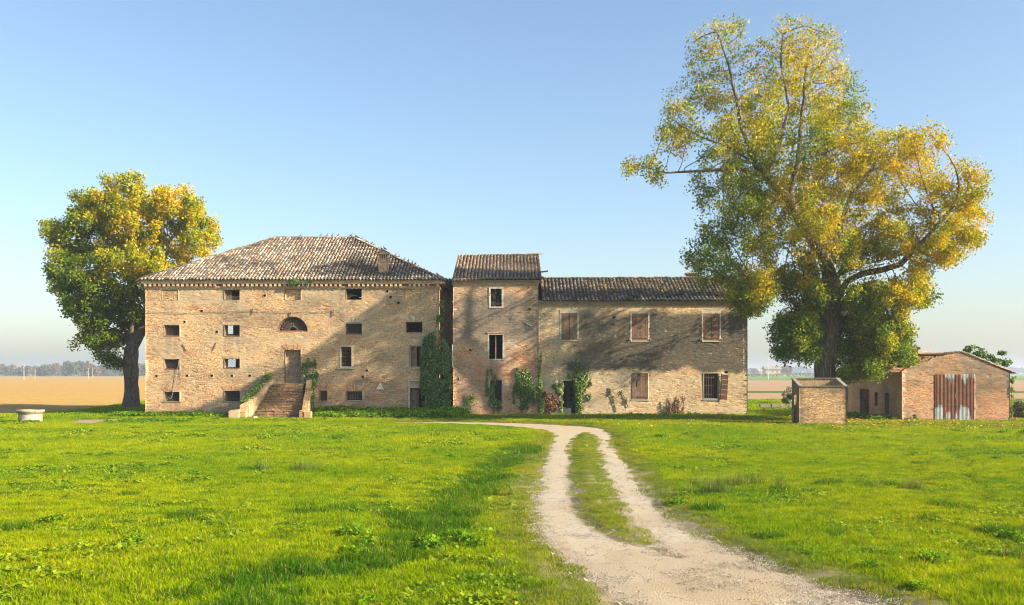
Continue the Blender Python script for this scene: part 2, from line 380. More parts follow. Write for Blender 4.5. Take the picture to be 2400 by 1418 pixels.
def sheet(name, pts, z, mat, label):
    b = MB(); b.add([(x, y, z) for x, y in pts], [tuple(range(len(pts)))]); o = b.build(name, mat); tag(o, label, kind='structure'); return o
def gp(px, py): x, y = GX(px, py); return (x, y)
def fieldgrid(name, xs, ynear, yfar, z, mat, label, nseg=60, jit=.5):
    # strip between two functions of x, subdivided so that the near edge is uneven
    X = np.linspace(xs[0], xs[1], nseg); a = np.array([ynear(x) for x in X])+(fbm(X*.35, X*0, 8)-.5)*jit; b = np.array([yfar(x) for x in X])
    V = np.concatenate([np.stack([X, a, X*0+z], -1), np.stack([X, b, X*0+z], -1)])
    q = [(i, i+1, nseg+i+1, nseg+i) for i in range(nseg-1)]
    tag(mesh_obj(name, np_mesh(name, V, np.array(q)), mat), label, kind='structure')
def field_edge(y): return np.interp(y, [60, 66, 70, 76, 84, 91, 99], [-37.5, -35.6, -34.2, -34.0, -35.2, -37, -38.2])
def yfront(x): return np.interp(x, [-900, -60, -45, -36], [66, 66, 66, 65.5])
ys_ = np.concatenate([np.linspace(65.5, 99, 90), [99.001], np.linspace(104, 760, 40)])
xr_ = np.array([field_edge(y)+(float(fbm(y*.5, 1., 8))-.5)*1.6 if y < 99.0005 else 12. for y in ys_]); V_ = np.concatenate([np.stack([xr_*0-900, ys_, xr_*0+.15], -1), np.stack([xr_, ys_, xr_*0+.15], -1)]); n_ = len(ys_)
tag(mesh_obj('field', np_mesh('field', V_, np.array([(i, n_+i, n_+i+1, i+1) for i in range(n_-1)])), M['field_tan']), 'wide tan ploughed field beyond the well', kind='structure')
fieldgrid('field', (-1500, 40), lambda x: 760, lambda x: 830, .18, M['field_green'], 'thin green strip at the far edge of the tan field', 20)
fieldgrid('field', (-1500, 40), lambda x: 830, lambda x: 1150, .21, M['field_pale'], 'pale far field below the hazy trees', 20)
fieldgrid('field', (-1500, 40), lambda x: 1150, lambda x: 1500, .25, M['field_dull'], 'dull meadow strip under the far trees', 20)
fieldgrid('field', (13, 900), lambda x: 104, lambda x: 141, .15, M['field_brown'], 'narrow strip of brown clods behind the small brick hut', 200, 6)
fieldgrid('field', (13, 900), lambda x: 153, lambda x: 400, .16, M['field_brown'], 'brown ploughed field with clods right of the long house', 200, 4)
fieldgrid('field', (13, 2500), lambda x: 400, lambda x: 1500, .22, M['field_green'], 'bright green crop field below the horizon', 30)
fieldgrid('field', (41, 4000), lambda x: 1500, lambda x: 2600, .3, M['field_dull'], 'dull far meadow on the right horizon', 30)

# ------------------------------------------------------------------ walls
def wall(name, mat, parent, O, U, N, L, Ht, openings=(), du=.087, dw=.0375, thick=.5, masks=None, rel=.007, prof=None, seed=1, back=False, hole=.028):
    """openings: ('r',u0,u1,w0,w1) or ('a',uc,w0,r) half-round; prof(u) -> top height; masks(u,w)->(r,g,b)"""
    O = Vector(O); U = Vector(U); N = Vector(N)
    def lines(T, d, cuts):
        n = max(1, round(T/d)); a = np.linspace(0, T, n+1)
        for c in cuts:
            if 0 < c < T: a[1:-1][np.argmin(abs(a[1:-1]-c))] = c
        return np.unique(a)
    cu = []; cw = []
    for o in openings:
        if o[0] == 'r': cu += [o[1], o[2]]; cw += [o[3], o[4]]
        else: cu += [o[1]-o[3], o[1]+o[3]]; cw += [o[2]]
    us = lines(L, du, cu); ws = lines(Ht, dw, cw)
    W2, U2 = np.meshgrid(ws, us, indexing='ij'); nu, nw = len(us), len(ws)
    uc = (us[:-1]+us[1:])/2; wc = (ws[:-1]+ws[1:])/2; WC, UC = np.meshgrid(wc, uc, indexing='ij')
    keep = np.ones(WC.shape, bool)
    for o in openings:
        if o[0] == 'r': keep &= ~((UC > o[1]) & (UC < o[2]) & (WC > o[3]) & (WC < o[4]))
        else: keep &= ~((WC > o[2]) & ((UC-o[1])**2+(WC-o[2])**2 < o[3]**2))
    if prof is not None: keep &= WC < np.vectorize(prof)(UC)
    PU, PW = U2.copy(), W2.copy()
    for o in openings:
        if o[0] == 'a':
            d = np.hypot(PU-o[1], PW-o[2]); m = (PW > o[2]+.001) & (abs(d-o[3]) < .07)
            PU = np.where(m, o[1]+(PU-o[1])/np.maximum(d, .01)*o[3], PU); PW = np.where(m, o[2]+(PW-o[2])/np.maximum(d, .01)*o[3], PW)
    row = np.floor(W2/.072+(fbm(U2*.4, W2*.4, seed)-.5)*1.3).astype(int); colm = np.floor((U2+(row % 2)*.13)/.26).astype(int)
    D = (_h(colm.astype(np.int64), row.astype(np.int64), seed)-.5)*2*rel
    D = D+(fbm(U2*.3, W2*.3, seed+3, 2)-.5)*.03+(vn(U2*9, W2*13.9, seed+5)-.5)*rel*1.2
    miss = sstep(.84, .89, vn(U2*4.1, W2*7.5, seed+9)); D = D-miss*hole
    D = D+.006*sstep(.50, .54, fbm(U2*.9, W2*2.2, seed+13))
    V = np.array([list(O)])+PU.reshape(-1, 1)*np.array([list(U)])+PW.reshape(-1, 1)*np.array([[0, 0, 1]])+D.reshape(-1, 1)*np.array([list(N)])
    if masks is None: C = np.zeros((V.shape[0], 3))
    else: C = np.stack([np.broadcast_to(np.clip(m, 0, 1), U2.shape).ravel() for m in masks(U2, W2)], -1)
    idx = np.arange(nu*nw).reshape(nw, nu)
    q = np.stack([idx[:-1, :-1], idx[:-1, 1:], idx[1:, 1:], idx[1:, :-1]], -1)[keep]
    flip = (U.cross(Vector((0, 0, 1)))).dot(N) < 0
    # reveals
    kp = np.pad(keep, 1); ed = []
    for (dj, di, a, b) in ((0, -1, (0, 0), (1, 0)), (0, 1, (1, 1), (0, 1)), (-1, 0, (0, 1), (0, 0)), (1, 0, (1, 0), (1, 1))):
        nb = kp[1+dj:1+dj+keep.shape[0], 1+di:1+di+keep.shape[1]]
        jj, ii = np.nonzero(keep & ~nb)
        ed.append(np.stack([idx[jj+a[0], ii+a[1]], idx[jj+b[0], ii+b[1]]], -1))
    ed = np.concatenate(ed); n0 = len(V)
    bv = np.unique(ed); mp = -np.ones(n0, int); mp[bv] = n0+np.arange(len(bv))
    Vb = V[bv]-thick*np.array([list(N)]); V = np.concatenate([V, Vb]); C = np.concatenate([C, C[bv]])
    rq = np.stack([ed[:, 1], ed[:, 0], mp[ed[:, 0]], mp[ed[:, 1]]], -1)
    allq = [q, rq]
    if back:
        n1 = len(V); F2 = V[:n0]-(thick+.002)*np.array([list(N)]); V = np.concatenate([V, F2]); C = np.concatenate([C, C[:n0]]); allq.append(q[:, ::-1]+n1)
    q = np.concatenate(allq)
    if flip: q = q[:, ::-1]
    return mesh_obj(name, np_mesh(name, V, q, cols=C), mat, parent)

def zf(py, Y): return H+(HY-py)/F*Y
def xf(px, Y): return (px-1200)/F*Y
def lattice(b, x0, x1, z0, z1, y, n=5, w=.014, c=(.34, .25, .19), skip=0):
    W = x1-x0; Hh = z1-z0; s = W/n
    for sg in (1, -1):
        for k in range(-8, n+9):
            xa = x0+k*s*1.0; sl = 1.35*sg
            # line x = xa + (z-z0)/ (s*?) clipped to the rectangle
            pts = []
            for z in np.linspace(z0, z1, 40):
                x = xa+(z-z0)*sl
                if x0 <= x <= x1: pts.append((x, z))
            if len(pts) > 1 and random.random() >= skip: b.bar((pts[0][0], y+.004*sg, pts[0][1]), (pts[-1][0], y+.004*sg, pts[-1][1]), w, c=c)
def framebox(b, x0, x1, z0, z1, y0, y1, t, c, j=0, bottom=True, top=True):
    b.box(x0, x0+t, y0, y1, z0, z1, c, j); b.box(x1-t, x1, y0, y1, z0, z1, c, j)
    if top: b.box(x0+t, x1-t, y0+.002, y1, z1-t, z1, c, j)
    if bottom: b.box(x0+t, x1-t, y0+.002, y1, z0, z0+t, c, j)
IRON = (.20, .12, .085); STONE = (.42, .38, .31); WOODR = (.20, .10, .065)
def arch_bricks(b, x0, x1, z, y, h=.3, splay=.22, c=((.50, .28, .15), (.44, .30, .18), (.36, .17, .09)), rise=.05):
    """fan of upright bricks over an opening"""
    n = max(4, round((x1-x0+.2)/.08)); xm = (x0+x1)/2
    for k in range(n):
        t0 = k/n; t1 = (k+.82)/n
        xa = x0-.06+(x1-x0+.12)*t0; xb = x0-.06+(x1-x0+.12)*t1
        s0 = splay*(2*t0-1); s1 = splay*(2*t1-1); up = h*random.uniform(.92, 1.06); rz = rise*(1-(2*t0-1)**2)
        cc = random.choice(c); yy = y-.012-random.random()*.008
        vs = [(xa, yy, z+rz), (xb, yy, z+rz), (xb+s1, yy, z+up+rz), (xa+s0, yy, z+up+rz), (xa, y+.1, z+rz), (xb, y+.1, z+rz), (xb+s1, y+.1, z+up+rz), (xa+s0, y+.1, z+up+rz)]
        b.add(vs, [(0, 1, 2, 3), (0, 4, 5, 1), (3, 2, 6, 7), (0, 3, 7, 4), (1, 5, 6, 2)], cc)

def arch_part(parent, *a):
    b = MB(); arch_bricks(b, *a); return b.build('brick_arch', M['stone'], parent)

def planks(b, x0, x1, z0, z1, y, c, n=4, d=.03, ragged=0.):
    w = (x1-x0)/n
    for k in range(n):
        cc = tuple(v*random.uniform(.75, 1.3) for v in c)
        b.box(x0+k*w+.004, x0+(k+1)*w-.004, y+random.uniform(0, .008), y+d, z0+random.random()*ragged, z1-random.random()*ragged, cc)

# ------------------------------------------------------------------ roof tiles
def roof_slope(b, A, B, C, D, deck, pu=.235, pv=.34, rad=.088, pal=None, shade=None, sag=.05, seed=3, gaps=0., extra=0):
    """A,B eave ends, C,D ridge ends (C over A side). Rows of half-round cover tiles."""
    A, B, C, D = map(Vector, (A, B, C, D)); u = (B-A).normalized(); n = u.cross(C-A).normalized()
    if n.z < 0: n = -n
    v = n.cross(u).normalized()
    if v.z < 0: v = -v
    Lv = (C-A).dot(v); uc, ud = (C-A).dot(u), (D-A).dot(u); LB = (B-A).dot(u)
    nu = 5; rng = random.Random(seed)
    def sg(uu, vv): return float((fbm(uu*.35, vv*.35, seed)-.5)*sag*2)
    for i in range(int(LB/pu)+1):
        uu0 = (i+.5)*pu
        for jv in range(-0, int(Lv/pv)+1):
            vv = jv*pv-.06; t = max(0, vv)/Lv
            if t > 1 or rng.random() < gaps: continue
            if uu0 < uc*t-.05 or uu0 > LB+(ud-LB)*t+.05: continue
            uu = uu0+rng.uniform(-.012, .012)
            col = pal(uu, vv, rng) if pal else (.5, .4, .3)
            r0 = rad*rng.uniform(.95, 1.08); r1 = r0*.8; Lt = min(pv+.08, max(.12, (Lv-vv)+.05)); lift0 = .035+rng.uniform(0, .012); sk = rng.uniform(-.018, .018)
            zz = sg(uu, vv)
            ring = []
            for (dv, rr, lf, s_) in ((0, r0, lift0, 0), (Lt, r1, .004, sk)):
                for k in range(nu):
                    th = math.pi*k/(nu-1)
                    ring.append(A+u*(uu+s_+math.cos(th)*rr)+v*(vv+dv)+n*(zz+lf+math.sin(th)*rr*.95))
            inn = []
            for k in range(nu):
                th = math.pi*k/(nu-1); inn.append(A+u*(uu+math.cos(th)*(r0-.02))+v*(vv)+n*(zz+lift0+math.sin(th)*(r0-.02)*.95))
            b.add(ring+inn, [(k, k+1, nu+k+1, nu+k) for k in range(nu-1)]+[(k+1, k, 2*nu+k, 2*nu+k+1) for k in range(nu-1)], col)
            # channel tile between covers, only its lip near the eave
            if jv <= 1:
                ch = []
                for dv in (0, pv+.05):
                    for k in range(4):
                        th = math.pi+math.pi*k/3; ch.append(A+u*(uu+pu/2+math.cos(th)*rad*.9)+v*(vv-.04+dv)+n*(zz+.07+math.sin(th)*rad*.7))
                b.add(ch, [(k, k+1, 4+k+1, 4+k) for k in range(3)], tuple(x*.8 for x in col))
    deck.add([A-n*.02, B-n*.02, D-n*.02, C-n*.02], [(0, 1, 2, 3)], (.10, .08, .06))
    return u, v, n
def ridge_caps(b, P0, P1, pal, r=.11, L=.38, seed=5):
    P0 = Vector(P0); P1 = Vector(P1); t = (P1-P0); T = t.length; t.normalize(); s = t.cross(Vector((0, 0, 1))).normalized(); n = s.cross(t).normalized()
    if n.z < 0: n = -n
    rng = random.Random(seed); k = 0.; 
    while k < T:
        c = pal(k, 0, rng); r0 = r*rng.uniform(.9, 1.1); z0 = rng.uniform(0, .03); vs = []
        for (d, rr, l) in ((0, r0, .03+z0), (L+.06, r0*.82, .0+z0)):
            for j in range(6):
                th = math.pi*j/5; vs.append(P0+t*(k+d)+s*math.cos(th)*rr+n*(l+math.sin(th)*rr-.04))
        b.add(vs, [(j, j+1, 7+j, 6+j) for j in range(5)]+[(0, 1, 2, 3, 4, 5)], c); k += L
def pal_main(u, v, rng):
    n = float(fbm(u*.35, v*.35, 91)); base = rng.choice([(.60, .52, .39), (.56, .46, .33), (.50, .38, .27), (.48, .30, .18), (.36, .31, .25), (.64, .57, .46), (.24, .20, .165), (.50, .39, .28), (.30, .25, .20)])
    f = .47+.5*rng.random(); d = 1-.6*float(sstep(.52, .68, n))*rng.uniform(.4, 1.); return tuple(x*f*d for x in base)
def pal_tower(u, v, rng):
    base = rng.choice([(.46, .35, .23), (.40, .29, .19), (.33, .25, .18), (.42, .27, .17), (.28, .23, .17), (.5, .41, .29)])
    f = (.65+.5*rng.random())*(1.08-.07*u); return tuple(x*f for x in base)
def pal_long(u, v, rng):
    if rng.random() < .12: return (.05, .06, .015)
    base = rng.choice([(.20, .18, .145), (.15, .13, .105), (.26, .22, .17), (.11, .10, .075), (.17, .13, .09)]); f = .7+.6*rng.random(); return tuple(x*f for x in base)

# ================================================================== FARMHOUSE (main block)
YM = 65.2
X0, X1 = xf(341, YM), xf(1028, YM); ZE = 9.32
farm = empty('farmhouse', ((X0+X1)/2, YM, 0), 'big square brick farmhouse with a hipped tile roof and an outside staircase', 'farmhouse')
def rr(px0, px1, py0, py1, Y=YM): return (xf(px0, Y), xf(px1, Y), zf(py1, Y), zf(py0, Y))
W_BRICKED = [rr(379, 418, 681, 704), rr(668, 704, 678, 703), rr(950, 987, 675, 701)]
W_TOP = [rr(524, 560, 679, 703), rr(811, 848, 676, 702)]
W_LAT = [rr(385, 420, 762, 789), rr(524, 560, 762, 789), rr(812, 847, 758, 785), rr(384, 420, 842, 867), rr(525, 561, 841, 865), rr(385, 421, 918, 941), rr(526, 562, 916, 940), rr(750, 767, 915, 939), rr(811, 849, 917, 938)]
W_EMPTY = [rr(952, 989, 755, 780)]
W_TALL = [rr(797, 826, 811, 861), rr(960, 990, 810, 860)]
DOOR_UP = rr(668, 705, 820, 897); DOOR_LO = rr(961, 996, 893, 966)
LUN = (xf(686, YM), zf(777, YM), 35*YM/F)
holes = [rr(a, a+5.5, b, b+5) for a, b in ((364, 879), (436, 878), (494, 878), (541, 878), (583, 878), (430, 752), (848, 880), (931, 707), (913, 694), (905, 680), (858, 866), (506, 775), (470, 726), (618, 690))]
ops = [('r', a-X0, b-X0, c, d) for a, b, c, d in W_BRICKED+W_TOP+W_LAT+W_EMPTY+W_TALL+[DOOR_UP, DOOR_LO]+holes]+[('a', LUN[0]-X0, LUN[1], LUN[2])]
def blob(u, w, cx, cz, rx, rz, s=1, soft=.5, nz=.9):
    d = ((u-cx)/rx)**2+((w-cz)/rz)**2+(fbm(u*1.1, w*1.7, s)-.5)*2*nz
    return sstep(1+soft, 1-soft, d)
def pb(px, py, Y, X0_): return (xf(px, Y)-X0_, zf(py, Y))
def sill_stains(u, w, rects, x_0, s=3, k=.55):
    # run-off below openings and a pale worn band round them
    d = u*0; g = u*0
    for (a, c, z0, z1) in rects:
        ins = sstep(-.12, .02, u-(a-x_0))*sstep(.12, -.02, u-(c-x_0)); st = .45+.55*sstep(.35, .65, vn(u*7, w*.6, s)); L_ = .7+.6*float(vn(a, c, 5))
        d = np.maximum(d, k*ins*st*sstep(z0-L_*1.5, z0, w)*(w < z0)); q_ = np.maximum(np.maximum(a-x_0-u, u-(c-x_0)), np.maximum(z0-w, w-z1))
        g = np.maximum(g, .5*sstep(.32, .04, q_+(fbm(u*2, w*2, s+1)-.5)*.3))
    return d, g
def masks_main(u, w):
    r = .8*sstep(.58, .68, fbm(u*.35, w*1.6, 3))*sstep(.5, .6, vn(u*3.8, w*13.8, 8))
    r = np.maximum(r, .8*blob(u, w, *pb(900, 915, YM, X0), 3.6, .9, 5)*sstep(.4, .6, vn(u*3, w*13, 6)))
    g = .55*blob(u, w, *pb(470, 690, YM, X0), 2.5, .7, 12)+.6*blob(u, w, *pb(686, 800, YM, X0), 1.4, .55, 14, nz=.4)+.45*blob(u, w, *pb(400, 815, YM, X0), 1.2, .7, 15)
    g = g+.5*blob(u, w, *pb(740, 685, YM, X0), 2.4, .7, 16)
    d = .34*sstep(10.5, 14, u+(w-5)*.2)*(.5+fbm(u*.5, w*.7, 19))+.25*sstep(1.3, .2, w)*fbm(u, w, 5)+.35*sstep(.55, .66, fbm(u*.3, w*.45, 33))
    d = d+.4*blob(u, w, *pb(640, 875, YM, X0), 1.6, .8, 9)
    ds_, gs_ = sill_stains(u, w, W_TOP+W_LAT+W_EMPTY+W_TALL+W_BRICKED, X0); d = np.maximum(d, ds_); g = g*1.35+gs_+.5*sstep(.56, .66, fbm(u*.45, w*.6, 57))
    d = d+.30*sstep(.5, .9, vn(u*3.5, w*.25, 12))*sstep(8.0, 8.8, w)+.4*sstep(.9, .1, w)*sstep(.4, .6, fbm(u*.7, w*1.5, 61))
    # long horizontal tie crack line
    zl = zf(733, YM)+(fbm(u*.4, u*0, 2)-.5)*.25
    d = np.maximum(d, .5*sstep(.05, .01, abs(w-zl))*(u < 20.2))
    return r, g, d
wall('wall', M['brick_main'], farm, (X0, YM, 0), (1, 0, 0), (0, -1, 0), X1-X0, ZE, ops, masks=masks_main, seed=2, thick=.55)
YB = 79.8
wall('wall', M['brick_main'], farm, (X1, YM+.004, 0), (0, 1, 0), (1, 0, 0), YB-YM, ZE, du=.2, dw=.1, seed=5, thick=.3)
wall('wall', M['brick_main'], farm, (X0, YM+.004, 0), (0, 1, 0), (-1, 0, 0), YB-YM, ZE, du=.2, dw=.1, seed=6, thick=.3)
bo = []
for (px, py, w_, h_) in ((541, 772, .62, .8), (545, 851, .75, .85)):
    xb, zb = xf(px, YB), zf(py, YB); bo.append(('r', xb-w_/2-X0, xb+w_/2-X0, zb-h_/2, zb+h_/2))
wall('wall', M['brick_main'], farm, (X0, YB, 0), (1, 0, 0), (0, 1, 0), X1-X0, ZE, bo, du=.3, dw=.3, seed=7, thick=.4, rel=.003)
b = MB()
for z in (2.35, 4.75, 7.35): b.box(X0+.35, X1-.35, YM+.6, YB-.45, z, z+.15, (.12, .1, .08))
b.build('floor', M['inner'], farm)
b = MB()
for xx in (-20.6, -17.2, -12.6, -9): b.box(xx, xx+.2, YM+.58, YB-.5 if xx < -21 or xx > -17 else 68, .01, 9.2, (.13, .11, .09))
b.build('inner_wall', M['inner'], farm)
# bricked up recesses
for (a, c, z0, z1), yy, mt in zip(W_BRICKED, (.02, .16, .05), ('brick_hut', 'brick_tower', 'brick_hut')):
    wall('blocked_window', M[mt], farm, (a, YM+yy, z0), (1, 0, 0), (0, -1, 0), c-a, z1-z0, seed=9, thick=.05, hole=.005)
wall('blocked_door', M['brick_tower'], farm, (DOOR_UP[0], YM+.33, DOOR_UP[2]), (1, 0, 0), (0, -1, 0), DOOR_UP[1]-DOOR_UP[0], DOOR_UP[3]-DOOR_UP[2], seed=19, thick=.05, hole=.012,
     masks=lambda u, w: (u*0, .5*sstep(.5, .3, w), .5+.3*fbm(u*2, w*2, 3)))
# grilled windows
for i, (a, c, z0, z1) in enumerate(W_LAT):
    b = MB(); b.box(a-.12 if i > 4 else a, c+.12 if i > 4 else c, YM-.05 if i > 4 else YM+.02, YM+.3, z0-.06 if i > 4 else z0, z0-.002 if i > 4 else z0+.06, (.25, .12, .08) if i < 5 else (.28, .24, .19), .006)
    if i < 5: b.box(a+.003, c-.003, YM+.32, YM+.38, z0+.06, z0+.14, (.2, .08, .06))
    w = b.build('window', M['stone'], farm)
    g = MB(); framebox(g, a, c, z0+.07, z1, YM+.17, YM+.19, .02, IRON); lattice(g, a+.02, c-.02, z0+.09, z1-.02, YM+.18, 4 if c-a > .7 else 3, .011, (.26, .20, .165) if i not in (1, 4) else (.07, .055, .05))
    if i == 8:
        for k in range(6): g.box(a+.08+k*.17, a+.10+k*.17, YM+.16, YM+.18, z0+.07, z1, (.2, .15, .12))
    g.build('grille', M['iron'], w)
for i, (a, c, z0, z1) in enumerate(W_TOP):
    b = MB(); framebox(b, a, c, z0, z1, YM+.2, YM+.25, .05, (.16, .11, .08), bottom=(i == 0)); w = b.build('window', M['wood'], farm)
    g = MB()
    if i == 0: lattice(g, a+.03, a+(c-a)*.5, z0+.03, z1-.03, YM+.2, 3, .013, (.36, .27, .2)); g.box(a+.05, a+(c-a)*.95, YM+.3, YM+.33, z0+.05, z0+.3, (.16, .11, .08))
    else:
        for k in range(4): g.bar((a+.1, YM+.3, z0+.1+k*.1), (a+.5+k*.1, YM+.32, z0+.35-k*.03), .03, c=(.16, .12, .09))
    g.build('grille' if i == 0 else 'broken_slats', M['wood'], w)
for (a, c, z0, z1) in W_EMPTY:
    b = MB(); b.box(a, c, YM+.02, YM+.4, z0, z0+.05, (.3, .15, .1), .006); b.build('sill', M['stone'], farm)
# tall framed windows
for i, (a, c, z0, z1) in enumerate(W_TALL):
    b = MB(); framebox(b, a-.02, c+.02, z0-.03, z1+.03, YM-.03, YM+.12, .09, (.43, .36, .27) if i == 0 else (.24, .19, .15)); b.box(a-.15, c+.15, YM-.08, YM+.1, z0-.12, z0-.032, (.4, .34, .26), .008); w = b.build('window', M['stone'], farm)
    g = MB()
    if i == 0:
        for k in range(1, 5): g.box(a+k*(c-a)/5, a+k*(c-a)/5+.02, YM+.13, YM+.15, z0+.06, z1-.06, IRON)
        for k in range(1, 6): g.box(a+.07, c-.07, YM+.12, YM+.128, z0+k*(z1-z0)/6, z0+k*(z1-z0)/6+.02, IRON)
        g.build('grille', M['iron'], w)
    else:
        planks(g, a+.08, a+.48, z0+.06, z1-.06, YM+.14, (.17, .11, .085), 4); g.build('shutter', M['wood'], w)
        g = MB(); planks(g, a+.66, c-.07, z0+.06, z1-.06, YM+.2, (.13, .09, .07), 2); g.build('shutter', M['wood'], w)
# lunette with an iron fan
b = MB(); n = 26
for k in range(n):
    t0, t1 = math.pi*k/n, math.pi*(k+1)/n
    for (r_, w_) in ((LUN[2]-.05, .05),):
        b.bar((LUN[0]+math.cos(t0)*r_, YM+.2, LUN[1]+math.sin(t0)*r_), (LUN[0]+math.cos(t1)*r_, YM+.2, LUN[1]+math.sin(t1)*r_), w_, c=(.3, .16, .1))
b.box(LUN[0]-LUN[2], LUN[0]+LUN[2], YM+.1, YM+.25, LUN[1], LUN[1]+.07, (.3, .11, .08)); w = b.build('window', M['wood'], farm)
b = MB()
for k in range(1, 12):
    th = math.pi*k/12; b.bar((LUN[0]+math.cos(th)*.28, YM+.19, LUN[1]+.07+math.sin(th)*.28), (LUN[0]+math.cos(th)*(LUN[2]-.07), YM+.19, LUN[1]+math.sin(th)*(LUN[2]-.07)), .014, c=(.42, .32, .24))
for r_ in (.28, .52, .76):
    for k in range(16):
        t0, t1 = math.pi*k/16, math.pi*(k+1)/16
        b.bar((LUN[0]+math.cos(t0)*r_, YM+.178, LUN[1]+.07+math.sin(t0)*r_*.96), (LUN[0]+math.cos(t1)*r_, YM+.178, LUN[1]+.07+math.sin(t1)*r_*.96), .014, c=(.42, .32, .24))
b.build('grille', M['iron'], w)
b = MB()
for k in range(28):      # voussoirs round the lunette
    th = math.pi*(k+.08)/28; t2 = math.pi*(k+.85)/28; cc = random.choice([(.50, .32, .19), (.44, .3, .18), (.4, .23, .13)]); h_ = .3*random.uniform(.9, 1.05)
    q = [(math.cos(t)*r_, math.sin(t)*r_) for t, r_ in ((th, LUN[2]+.01), (t2, LUN[2]+.01), (t2, LUN[2]+h_), (th, LUN[2]+h_))]
    vs = [(LUN[0]+x, YM-.014, LUN[1]+z) for x, z in q]+[(LUN[0]+x, YM+.1, LUN[1]+z) for x, z in q]
    b.add(vs, [(0, 1, 2, 3), (4, 7, 6, 5), (0, 4, 5, 1), (2, 6, 7, 3), (1, 5, 6, 2), (3, 7, 4, 0)], cc)
b.build('brick_arch', M['stone'], farm)
PALEA = ((.52, .44, .35), (.46, .38, .29), (.40, .27, .18))
for (a, c, z0, z1) in (W_LAT[2], W_EMPTY[0]): arch_part(farm, a, c, z1+.05, YM, .30, .34, PALEA)
for i in (5, 6): arch_part(farm, W_LAT[i][0], W_LAT[i][1], W_LAT[i][3]+.02, YM, .26, .2)
arch_part(farm, W_LAT[7][0], W_LAT[7][1], W_LAT[7][3]+.02, YM, .30, .22, ((.48, .25, .14), (.45, .33, .2), (.35, .15, .09)), .09)
arch_part(farm, W_LAT[8][0], W_LAT[8][1], W_LAT[8][3]+.02, YM, .28, .30, ((.46, .2, .11), (.45, .33, .2), (.35, .15, .09)), .1)
arch_part(farm, W_TALL[0][0], W_TALL[0][1], W_TALL[0][3]+.07, YM, .28, .28); arch_part(farm, DOOR_UP[0], DOOR_UP[1], DOOR_UP[3]+.02, YM, .28, .22)
for i in (0, 1, 3, 4): arch_part(farm, W_LAT[i][0], W_LAT[i][1], W_LAT[i][3]+.02, YM, .2, .06, ((.50, .36, .22), (.46, .33, .2), (.42, .28, .17)), .0)
# lower door
a, c, z0, z1 = DOOR_LO
b = MB(); b.box(a-.12, a+.0, YM-.05, YM+.15, 0, z1+.0, (.40, .34, .26), .01); b.box(c-.0, c+.12, YM-.05, YM+.15, 0, z1, (.36, .31, .24), .01)
b.box(a-.002, c+.002, YM+.0, YM+.15, z1-.40, z1-.002, (.34, .28, .2), .01); b.box(a-.14, c+.14, YM-.1, YM+.1, z1+.002, z1+.07, (.42, .36, .28), .01); b.box(a-.1, c+.1, YM-.06, YM+.1, z1-.47, z1-.402, (.4, .33, .26), .005)
b.build('door_frame', M['stone'], farm)
b = MB(); planks(b, 0, .52, .02, z1-.5, 0, (.22, .13, .09), 3, .04); b.box(.06, .2, -.02, .0, .9, 1.25, (.02, .02, .02)); b.box(.0, .52, -.03, 0, 1.35, 1.43, (.2, .11, .08)); b.box(.0, .52, -.03, 0, .3, .38, (.2, .11, .08))
dl = b.build('door', M['wood'], None); dl.parent = farm; dl.location = Vector((a+.04, YM+.2, 0))-Vector(farm.location); dl.rotation_euler = (0, R(1.5), R(18)); ROOT[dl.name] = Vector((0, 0, 0))
h_ = MB(); h_.tube([(.45, -.02, .95), (.45, -.07, .95), (.38, -.08, .95)], .012, 5, (.1, .08, .07)); h_.build('handle', M['iron'], dl)
# cornice with dentils
b = MB(); cz = zf(676, YM); EC = [(.46, .33, .2), (.5, .38, .25), (.4, .27, .17), (.44, .25, .15)]
def course(b, x0, x1, y, z0, z1, d, L=.5):
    x = x0
    while x < x1: 
        e = min(x+L*random.uniform(.7, 1.3), x1); b.box(x, e-.006, y-d+random.uniform(-.006, .006), y+.1, z0, z1-.004, random.choice(EC), .003); x = e
course(b, X0-.06, X1+.06, YM, 8.82, 8.89, .07); course(b, X0-.1, X1+.1, YM, 8.89, 8.96, .11)
n = int((X1-X0)/.315)
for k in range(n+1):
    if random.random() < .05: continue
    x = X0-.02+k*.315; b.box(x, x+.15, YM-.20, YM+.02, 8.96, 9.13, tuple(q*1.2 for q in random.choice(EC)), .008)
EC, EC_ = [(.26, .11, .06), (.3, .15, .08)], EC; course(b, X0-.04, X1+.04, YM, 8.96, 9.13, .02); EC = EC_; course(b, X0-.2, X1+.2, YM, 9.13, 9.20, .21); course(b, X0-.22, X1+.22, YM, 9.20, 9.28, .235); course(b, X0-.24, X1+.24, YM, 9.28, 9.36, .26)
b.build('cornice', M['stone'], farm)
for (xx, s) in ((X0, -1), (X1, 1)):
    b = MB()
    for z0, z1, d in ((8.82, 8.96, .09), (9.13, 9.2, .2), (9.2, 9.36, .33)): b.box(min(xx-.0*s, xx+d*s), max(xx-.0*s, xx+d*s), YM+.05, YB+.2, z0, z1-.003, random.choice(EC))
    b.build('side_cornice', M['stone'], farm)
